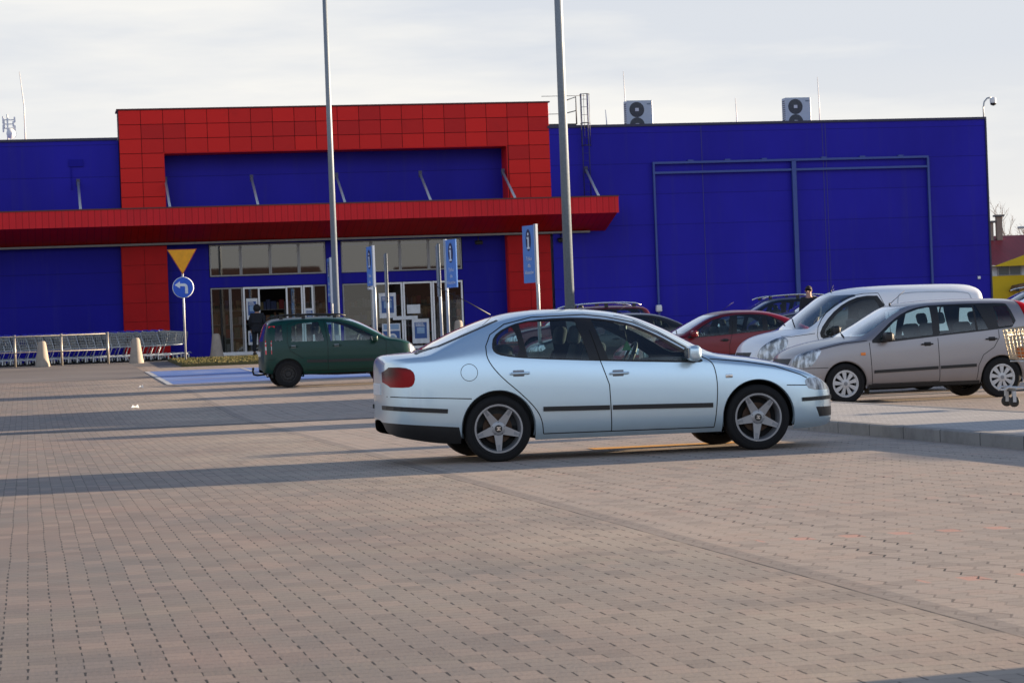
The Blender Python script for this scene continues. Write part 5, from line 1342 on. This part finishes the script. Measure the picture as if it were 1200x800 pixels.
# ------------------------------------------------------------------ shopping trolleys
wire = plain('trolley wire', (.38, .42, .45), .35, .7, var=.1); chas = plain('trolley chassis', (.50, .54, .58), .4, .4, var=.1); hblue = plain('trolley handle blue', (.015, .02, .38), .4)
def trolley(full=False, big=6, wr=.006):
    t = empty('shopping_trolley', (0, 0, 0))
    # x forwards; handle at x=0, nose at x=.95
    mb = MB(); N = big
    def P(u, v, w):   # u along 0..1, v side -1..1, w height 0..1
        x0, x1 = .06, .92; zt = 1.0-.08*u; zb_ = .50+.07*(u); wd = .28-.05*u
        return (x0+(x1-x0)*u+(1-w)*(.10 if u < .5 else -.06)*abs(1-2*u), v*(wd-.03*(1-w)), zb_+(zt-zb_)*w)
    for v in (-1, 1):
        for w in np.linspace(0, 1, N): mb.tube([P(0, v, w), P(1, v, w)], wr*(1.6 if w in (0, 1) else 1), wire, 4, False)
        for u in np.linspace(0, 1, int(N*2.2)): mb.tube([P(u, v, 0), P(u, v, 1)], wr, wire, 4, False)
    for u in (0, 1):
        for w in np.linspace(0, 1, N): mb.tube([P(u, -1, w), P(u, 1, w)], wr, wire, 4, False)
        for v in np.linspace(-1, 1, N): mb.tube([P(u, v, 0), P(u, v, 1)], wr, wire, 4, False)
    for v in np.linspace(-1, 1, N): mb.tube([P(0, v, 0), P(1, v, 0)], wr, wire, 4, False)
    mb.build('basket', t)
    mb = MB(); mb.tube([(-.04, -.27, 1.03), (-.04, .27, 1.03)], .018, hblue, 8); mb.box(-.05, .10, -.27, -.25, .98, 1.04, hblue, .008); mb.box(-.05, .10, .25, .27, .98, 1.04, hblue, .008)
    mb.box(-.02, .06, -.24, .24, 1.0, 1.012, hblue); mb.build('handle', t)
    mb = MB()
    for v in (-1, 1):
        mb.tube([(.0, v*.25, 1.0), (.14, v*.25, .50), (.02, v*.27, .20), (.30, v*.25, .18), (.98, v*.17, .24), (1.02, v*.15, .20)], .013, chas, 6)
        mb.tube([(.14, v*.25, .50), (.85, v*.20, .54)], .011, chas, 6)
    for x in (.3, .5, .7, .9): mb.tube([(x, -.22, .19+.05*(x-.3)), (x, .22, .19+.05*(x-.3))], .010, chas, 5)
    mb.build('chassis', t)
    mb = MB(); mb.box(.22, .92, -.19, .19, .185, .20, plain('dark tray', (.03, .035, .04), .7)); mb.build('bottom_tray', t)
    mb = MB(); mb.box(.145, .152, -.23, .23, .62, .93, plain('child seat flap', (.05, .07, .12), .6)); mb.build('seat_flap', t)
    for (x, y) in ((.04, .25), (.04, -.25), (.92, .17), (.92, -.17)):
        mb = MB(); M = Matrix.Translation((x, y, .066)); mb.lathe([(0, -.018), (.05, -.018), (.064, -.012), (.064, .012), (.05, .018), (0, .018)], plain('caster tyre', (.02, .02, .02), .7), 16, 'y', M=M)
        mb.box(x-.02, x+.02, y-.028, y-.02, .06, .19, chas); mb.box(x-.02, x+.02, y+.02, y+.028, .06, .19, chas); mb.build('caster', t)
    return t
proto = trolley(False, 6, .0085)
tlab = 'nested wire shopping trolley with blue handle in the row along the blue wall'
for r_, (b, n, a0) in enumerate(((-3.9, 27, -12.9), (-2.6, 24, -12.7))):
    for i in range(n):
        o = proto if (r_ == 0 and i == 0) else copy_tree(proto)
        a = a0-i*.27+R.uniform(-.02, .02); X, Y = loc2w(a, b+R.uniform(-.02, .02)); o.location = (X, Y, gz(a, b)); o.rotation_euler = (0, 0, PSI+R.uniform(-.03, .03))
        if r_ == 0: lab = 'wire shopping trolley with blue handle nested in the front row along the blue wall'
        else: lab = 'wire shopping trolley with blue handle nested in the back row against the blue wall'
        if i == 0: lab = 'foremost trolley of the %s row, its whole wire basket free beside the traffic sign' % ('front' if r_ == 0 else 'back')
        tag(o, lab, 'shopping trolley', 'nested shopping trolleys, %s row' % ('front' if r_ == 0 else 'back') if i else None)
tr = trolley(True, 9, .0045)
tr.location = (6.36, 28.9, .122); tr.rotation_euler = (0, 0, PSI+rad(172))
for c in kids(tr):
    if c.name.startswith('basket'): c.data.materials.clear(); c.data.materials.append(plain('sunlit wire', (.55, .47, .33), .35, .6))
tag(tr, 'lone shopping trolley with goods inside, cut by the right edge on the walkway', 'shopping trolley')
tr.location = (6.80, 28.9, .122)
def goods(name, c, d, m, lab, cat, rz=0):
    mb = MB(); rbox(mb, (0, 0, d[2]/2), d, m, min(d)*.3); M = tr.matrix_world
    o = mb.build(name, None); ang = PSI+rad(172); X = 6.80+c[0]*math.cos(ang)-c[1]*math.sin(ang); Y = 28.9+c[0]*math.sin(ang)+c[1]*math.cos(ang)
    o.location = (X, Y, .122+c[2]); o.rotation_euler = (0, 0, ang+rz); tag(o, lab, cat)
goods('net_bag', (.76, .10, .58), (.18, .14, .13), plain('orange net', (.65, .18, .04), .7, var=.3), 'orange net bag at the nose end of the lone trolley', 'bag')
goods('carton', (.50, -.02, .57), (.28, .22, .26), plain('pale carton', (.45, .36, .24), .7), 'pale carton standing inside the lone trolley', 'carton', .2)
goods('shopping_bag', (.25, .02, .55), (.26, .24, .34), plain('cream bag', (.5, .45, .36), .6, bmp=.4), 'cream shopping bag near the handle of the lone trolley', 'bag', -.2)

# ------------------------------------------------------------------ people
def person(loc, rz, label, coat, legs, hair, lean=0., hoodup=False, stride=.12, h=1.74, skin=(.42, .24, .17)):
    t = empty('person', loc, rz, label, 'person')
    k = h/1.74
    # joints: x right, y forwards
    J = {}; E = []
    def j(n, p, r): J[n] = (Vector(p)*k, r*k)
    j('pel', (0, 0, .95), .15); j('wa', (0, lean*.1, 1.10), .135); j('ch', (0, lean*.3, 1.32), .165); j('nk', (0, lean*.42, 1.47), .065); j('hd0', (0, lean*.48, 1.56), .075); j('hd1', (0, lean*.52, 1.66), .088)
    for s, q in ((-1, 'l'), (1, 'r')):
        f = stride*s
        j('hip'+q, (s*.10, 0, .90), .105); j('kn'+q, (s*.11, f*.5+.03, .49), .062); j('an'+q, (s*.11, f, .09), .042); j('to'+q, (s*.12, f+.16, .04), .035)
        j('sh'+q, (s*.19, lean*.32, 1.40), .068); j('el'+q, (s*.25, lean*.3-.04, 1.13), .046); j('wr'+q, (s*.24, lean*.3+.12, .90), .030); j('pa'+q, (s*.24, lean*.3+.16, .82), .032)
    E = [('pel', 'wa'), ('wa', 'ch'), ('ch', 'nk'), ('nk', 'hd0'), ('hd0', 'hd1')]
    for q in 'lr': E += [('pel', 'hip'+q), ('hip'+q, 'kn'+q), ('kn'+q, 'an'+q), ('an'+q, 'to'+q), ('ch', 'sh'+q), ('sh'+q, 'el'+q), ('el'+q, 'wr'+q), ('wr'+q, 'pa'+q)]
    for s, q in ((-1, 'l'), (1, 'r')):
        for i in range(5):
            b = J['pa'+q][0]; o = (i-2)*.018
            if i == 0: p1 = b+Vector((0, .05, .0)); p2 = b+Vector((0, .075, -.03))
            else: p1 = b+Vector((0, (i-2.5)*.02+.01, -.05)); p2 = b+Vector((-s*.02, (i-2.5)*.022+.02, -.09+abs(i-2)*.008))
            J['f%s%d' % (q, i)] = (p1, .009); J['g%s%d' % (q, i)] = (p2, .008); E += [('pa'+q, 'f%s%d' % (q, i)), ('f%s%d' % (q, i), 'g%s%d' % (q, i))]
    def grow(names, grow_, m, nm, parent, root, sub=2, fn=None):
        idx = {n: i for i, n in enumerate(names)}; es = [(idx[a], idx[b]) for a, b in E if a in idx and b in idx]
        me = bpy.data.meshes.new(nm); me.from_pydata([J[n][0] for n in names], es, []); me.materials.append(m)
        o = link(nm, me, parent); md = o.modifiers.new('Skin', 'SKIN'); md.use_smooth_shade = True
        for n, sv_ in zip(names, me.skin_vertices[0].data):
            r = J[n][1]+grow_; 
            sv_.radius = (r*(1.18 if n in ('ch', 'pel', 'wa') else 1), r*(.8 if n in ('ch', 'pel', 'wa') else 1)); sv_.use_root = n == root
        s2 = o.modifiers.new('Subdivision', 'SUBSURF'); s2.levels = sub; s2.render_levels = sub
        dg = bpy.context.evaluated_depsgraph_get(); m2 = bpy.data.meshes.new_from_object(o.evaluated_get(dg))
        o.modifiers.clear(); o.data = m2
        return o
    sk = plain('skin', skin, .55, var=.1)
    body = grow(list(J), 0, sk, 'body', t, 'pel')
    cm = plain('cloth '+str(coat), coat, .9, var=.2, bmp=.4, nscale=8); lm_ = plain('cloth '+str(legs), legs, .9, var=.2, bmp=.4, nscale=8)
    J['col'] = (J['nk'][0]-Vector((0, .01, .012))*k, .078*k); E.append(('ch', 'col'))
    J['hem'] = (Vector((0, 0, .80))*k, .17*k); E.append(('pel', 'hem'))
    grow(['ch', 'col', 'wa', 'pel', 'hem', 'shl', 'shr', 'ell', 'elr', 'wrl', 'wrr'], .028, cm, 'jacket', t, 'pel')
    grow(['pel', 'hipl', 'hipr', 'knl', 'knr', 'anl', 'anr'], .02, lm_, 'trousers', t, 'pel')
    bk = plain('black shoes', (.015, .015, .015), .5)
    for q in 'lr':
        mb = MB(); a, b = J['an'+q][0], J['to'+q][0]; rbox(mb, ((a.x+b.x)/2, (a.y+b.y)/2+.01, .05*k), (.10, .30, .10), bk, .04); mb.build('shoe', t)
    hd = J['hd1'][0]; mb = MB(); hm = plain('hair '+str(hair), hair, .8, bmp=.4)
    ry, rx, rz_ = (.112, .10, .125) if not hoodup else (.135, .13, .15)
    c0 = hd+Vector((0, -.012, .012 if not hoodup else -.02))
    prof = [(math.sin(x), math.cos(x)) for x in np.linspace(0.01, 1.75 if not hoodup else 2.5, 9)]
    mb.lathe(prof, hm, 20, 'z', M=Matrix.Translation(c0) @ Matrix.Rotation(rad(28), 4, 'X') @ Matrix.Diagonal((rx, ry, rz_, 1)))
    mb.build('hood' if hoodup else 'hair', t)
    mb = MB(); fy = hd.y+.080*k   # face
    rbox(mb, (0, fy+.012, hd.z-.03), (.022, .035, .04), sk, .008); mb.build('nose', t)
    for s in (-1, 1):
        mb = MB(); rbox(mb, (s*.088*k, hd.y, hd.z-.025), (.018, .03, .055), sk, .007); mb.build('ear', t)
    for s in (-1, 1): mb = MB(); rbox(mb, (s*.032, fy+.001, hd.z+.0), (.022, .012, .010), plain('eye', (.03, .02, .02), .3), .004); mb.build('eye', t)
    mb = MB(); rbox(mb, (0, fy-.003, hd.z-.072), (.045, .012, .010), plain('lips', (.30, .10, .09), .5), .004); mb.build('mouth', t)
    return t
X, Y = loc2w(-9.25, -1.0)
person((X, Y, gz(0, -1.0)+.004), PSI-.25, 'person in a dark jacket and trousers seen from behind at the sliding doors', (.012, .014, .02), (.010, .011, .016), (.01, .01, .012), .1, True)
person((8.42, 68.2, gzw(8.42, 68.2)), PSI+2.6, 'man in a dark jacket with short hair, standing behind the white van bonnet', (.015, .015, .018), (.02, .02, .03), (.03, .02, .015), .5, False, h=1.78)

# ------------------------------------------------------------------ beyond the store, right edge
t = empty('far_building', (27.4, 140, 1.0), rad(4), 'low yellow building with a dark red roof and white window strip at the right edge', 'building')
ry_ = plain('yellow render', (.62, .42, .01), .8, var=.1, nscale=1); rr2 = cladding('dark red roof sheet', (.16, .022, .035), .35, 0, vertical=True); wt = plain('white render', (.55, .58, .6), .8)
mb = MB(); mb.box(-8, 24, 0, 10, 0, 2.82, ry_); mb.box(-8, 24, .05, 10, 2.82, 3.42, wt); mb.build('wall', t)
mb = MB(); mb.poly([(-8, -.5, 3.42), (24, -.5, 3.42), (24, 6, 5.35), (-8, 6, 5.35)], rr2); mb.poly([(-8, -.5, 3.42), (-8, 6, 5.35), (-8, 12, 3.42)], rr2); mb.build('roof', t)
mb = MB(); mb.prism([(.3, -.7, 3.36), (9.0, -.7, 6.2), (17.7, -.7, 3.36)], (0, .3, 0), ry_); mb.build('gable', t)
for i in range(8):
    mb = MB(); x = .7+i*2.0; mb.box(x, x+1.4, -.02, .06, 2.84, 3.38, plain('far window frame', (.3, .3, .3), .6)); w_ = mb.build('window', t)
    mb = MB(); mb.box(x+.07, x+.66, -.03, -.02, 2.88, 3.34, plain('far window glass', (.05, .07, .08), .15)); mb.box(x+.73, x+1.33, -.03, -.02, 2.88, 3.34, plain('far window glass', (.05, .07, .08), .15)); mb.build('pane', w_)
mb = MB(); mb.prism([(1.3, -1.5, 1.9), (1.5, -1.5, 2.25), (6.5, -1.5, 3.1), (6.5, -1.5, 2.8)], (0, 1.5, 0), plain('brown awning', (.16, .09, .05), .8)); mb.build('awning', t)
for x, h_ in ((1.75, 6.1), (2.3, 6.45)):
    mb = MB(); mb.box(x-.17, x+.17, 5, 5.35, 4.8, h_, plain('chimney brick', (.25, .2, .17), .9)); mb.box(x-.28, x+.28, 4.9, 5.45, h_, h_+.12, plain('chimney cap', (.12, .12, .12), .9)); mb.build('chimney', t)
bark = plain('bare tree bark', (.12, .08, .06), .9)
def bare_tree(X, Y, H, seed, label):
    r_ = random.Random(seed); t = empty('bare_tree', (X, Y, 1.0), 0, label, 'tree', 'bare trees beyond the low yellow building')
    mb = MB(); tw_ = MB()
    def br(p, d, l, r, k):
        q = p+d*l*.5+Vector((r_.uniform(-1, 1), r_.uniform(-1, 1), 0))*l*.06; e = p+d*l
        (mb if k < 2 else tw_).tube([p, q, e], [r, r*.85, r*.65], bark, 6 if k < 2 else 3, False)
        if k >= 5: return
        for i in range(3 if k < 4 else 2):
            nd = (d+Vector((r_.uniform(-1, 1), r_.uniform(-1, 1), r_.uniform(-.15, .7)))*.75).normalized()
            br(p+d*l*r_.uniform(.55, 1), nd, l*r_.uniform(.55, .8), r*.55, k+1)
    br(Vector((0, 0, 0)), Vector((0, 0, 1)), H*.33, .16, 0)
    mb.build('trunk', t); tw_.build('crown', t)
bare_tree(35.2, 168, 10.6, 3, 'leafless reddish tree behind the chimneys of the yellow building'); bare_tree(37.9, 175, 10.6, 5, 'leafless tree at the very right edge behind the red roof')
t = empty('street_lamp', (28.9, 131, 0.1), rad(180), 'grey street lamp whose head shows at the right edge above the red roof', 'street lamp')
mb = MB(); mb.tube([(0, 0, 0), (0, 0, 5.6), (.3, 0, 5.95), (.9, 0, 6.1)], .06, galv, 8); mb.build('mast', t); mb = MB(); rbox(mb, (1.15, 0, 6.1), (.6, .25, .12), steelg, .04); mb.build('lamp_head', t)

# ------------------------------------------------------------------ houses and trees across the road behind the photographer: they show in the glass
hw = [(.16, .13, .10), (.2, .18, .16), (.13, .10, .08), (.18, .15, .12)]
for i in range(9):
    x = -95+i*22+R.uniform(-3, 3); y = -62+R.uniform(-6, 6); w, d, hh = R.uniform(11, 15), 9, R.uniform(4.8, 6.0)
    t = empty('house', (x, y, 0), R.uniform(-.1, .1), ['plain', 'wide', 'pale', 'tall', 'low', 'brown', 'cream', 'small', 'narrow'][i]+' house with a red tiled roof across the road behind the photographer', 'house')
    wm = plain('house render %d' % (i % 4), hw[i % 4], .9, nscale=1); rf = plain('red roof tiles', (.10, .05, .04), .85, nscale=2)
    mb = MB(); mb.box(-w/2, w/2, -d/2, d/2, 0, hh, wm); mb.prism([(-w/2+.01, -d/2+.01, hh), (-w/2+.01, d/2-.01, hh), (-w/2+.01, 0, hh+3.2)], (w-.02, 0, 0), wm); mb.build('wall', t)
    mb = MB(); mb.prism([(-w/2-.5, -d/2-.6, hh-.25), (-w/2-.5, 0, hh+3.3), (-w/2-.5, 0, hh+3.55), (-w/2-.5, -d/2-.6, hh)], (w+1, 0, 0), rf); mb.prism([(-w/2-.5, d/2+.6, hh-.25), (-w/2-.5, 0, hh+3.3), (-w/2-.5, 0, hh+3.55), (-w/2-.5, d/2+.6, hh)], (w+1, 0, 0), rf); r2 = mb.build('roof', t)
    for k in range(3):
        mb = MB(); xx = -w/2+w*(k+.5)/3; mb.box(xx-.6, xx+.6, d/2, d/2+.04, 1.2, 2.6, plain('far window glass', (.05, .07, .08), .15)); mb.build('window', t)

# ------------------------------------------------------------------ light
AZ = rad(18); EL = rad(6.6)          # direction towards the sun, counted from +X towards +Y
sun = bpy.data.lights.new('sun', 'SUN'); sun.energy = 15.0; sun.angle = rad(.5); sun.color = (1, .79, .56)
so = bpy.data.objects.new('sun', sun); C.objects.link(so)
dv = Vector((math.cos(AZ)*math.cos(EL), math.sin(AZ)*math.cos(EL), math.sin(EL)))
so.rotation_euler = dv.to_track_quat('Z', 'Y').to_euler()
wd = bpy.data.worlds.new('World'); bpy.context.scene.world = wd; wd.use_nodes = True; nt = wd.node_tree
bg = nt.nodes['Background']; sky = nt.nodes.new('ShaderNodeTexSky'); sky.sky_type = 'NISHITA'; sky.sun_disc = False
sky.sun_elevation = EL; sky.sun_rotation = math.pi/2-AZ; sky.altitude = 100; sky.air_density = 1.0; sky.dust_density = 1.5
tc = nt.nodes.new('ShaderNodeTexCoord'); sp = nt.nodes.new('ShaderNodeSeparateXYZ'); nt.links.new(tc.outputs['Generated'], sp.inputs[0])
z = Nd(nt, sp.outputs[2]).max(0.0); x = Nd(nt, sp.outputs[0])
s10 = nt.nodes.new('ShaderNodeMix'); s10.data_type = 'RGBA'; s10.blend_type = 'MULTIPLY'; s10.inputs[0].default_value = 1; nt.links.new(sky.outputs[0], s10.inputs[6]); s10.inputs[7].default_value = (.10, .10, .10, 1)
# thin overcast: pale veil near the horizon, opening towards blue overhead
y = Nd(nt, sp.outputs[1])
veil = mixc(nt, (z*9.0).clamp(), (.87, .86, .84), (.73, .765, .82))
veil = mixc(nt, ((x-.02)*3.0).clamp()*((z*-9.0+1.0).clamp()), veil, (.98, .94, .86))
cl = noise(nt, 3.0, 6, .55, vec=tc.outputs['Generated'], sc3=(1.0, 1.0, 6.0))
veil = mixc(nt, (cl*6.0-2.6).clamp()*((z*14.0).clamp())*.9, veil, (.98, .96, .91))
band = mixc(nt, (y*-1.5).clamp(), (.52, .62, .80), (.92, 1.10, 1.38))      # bright haze above the frame, strongest away from the low sun
hi = mixc(nt, (cl*2.4-.9).clamp()*.3, (.07, .15, .36), (.26, .34, .50))
hi = mixc(nt, .25, hi, s10.outputs[2])
fin = mixc(nt, ((z-.13)*7.0).clamp(), veil, band)
fin = mixc(nt, ((z-.42)*4.0).clamp(), fin, hi)
# low ground side of the world
dn = Nd(nt, sp.outputs[2]).lt(0.0)
fin = mixc(nt, dn, fin, (.20, .18, .16))
nt.links.new(fin, bg.inputs[0]); bg.inputs[1].default_value = 1.0

# ------------------------------------------------------------------ camera
cam = bpy.data.cameras.new('camera'); cam.lens = 85.5; cam.sensor_width = 36; cam.clip_end = 4000; cam.clip_start = .2
co = bpy.data.objects.new('camera', cam); C.objects.link(co)
co.matrix_world = Matrix.Translation((0, 0, 1.12)) @ Matrix.Rotation(math.atan(.038), 4, 'Y') @ Matrix.Rotation(rad(90), 4, 'X')
cam.dof.use_dof = True; cam.dof.focus_distance = 23.6; cam.dof.aperture_fstop = 14
bpy.context.scene.camera = co
sc = bpy.context.scene; sc.view_settings.view_transform = 'Standard'; sc.view_settings.look = 'None'; sc.view_settings.exposure = 0
sc.render.resolution_x = 1024; sc.render.resolution_y = 682
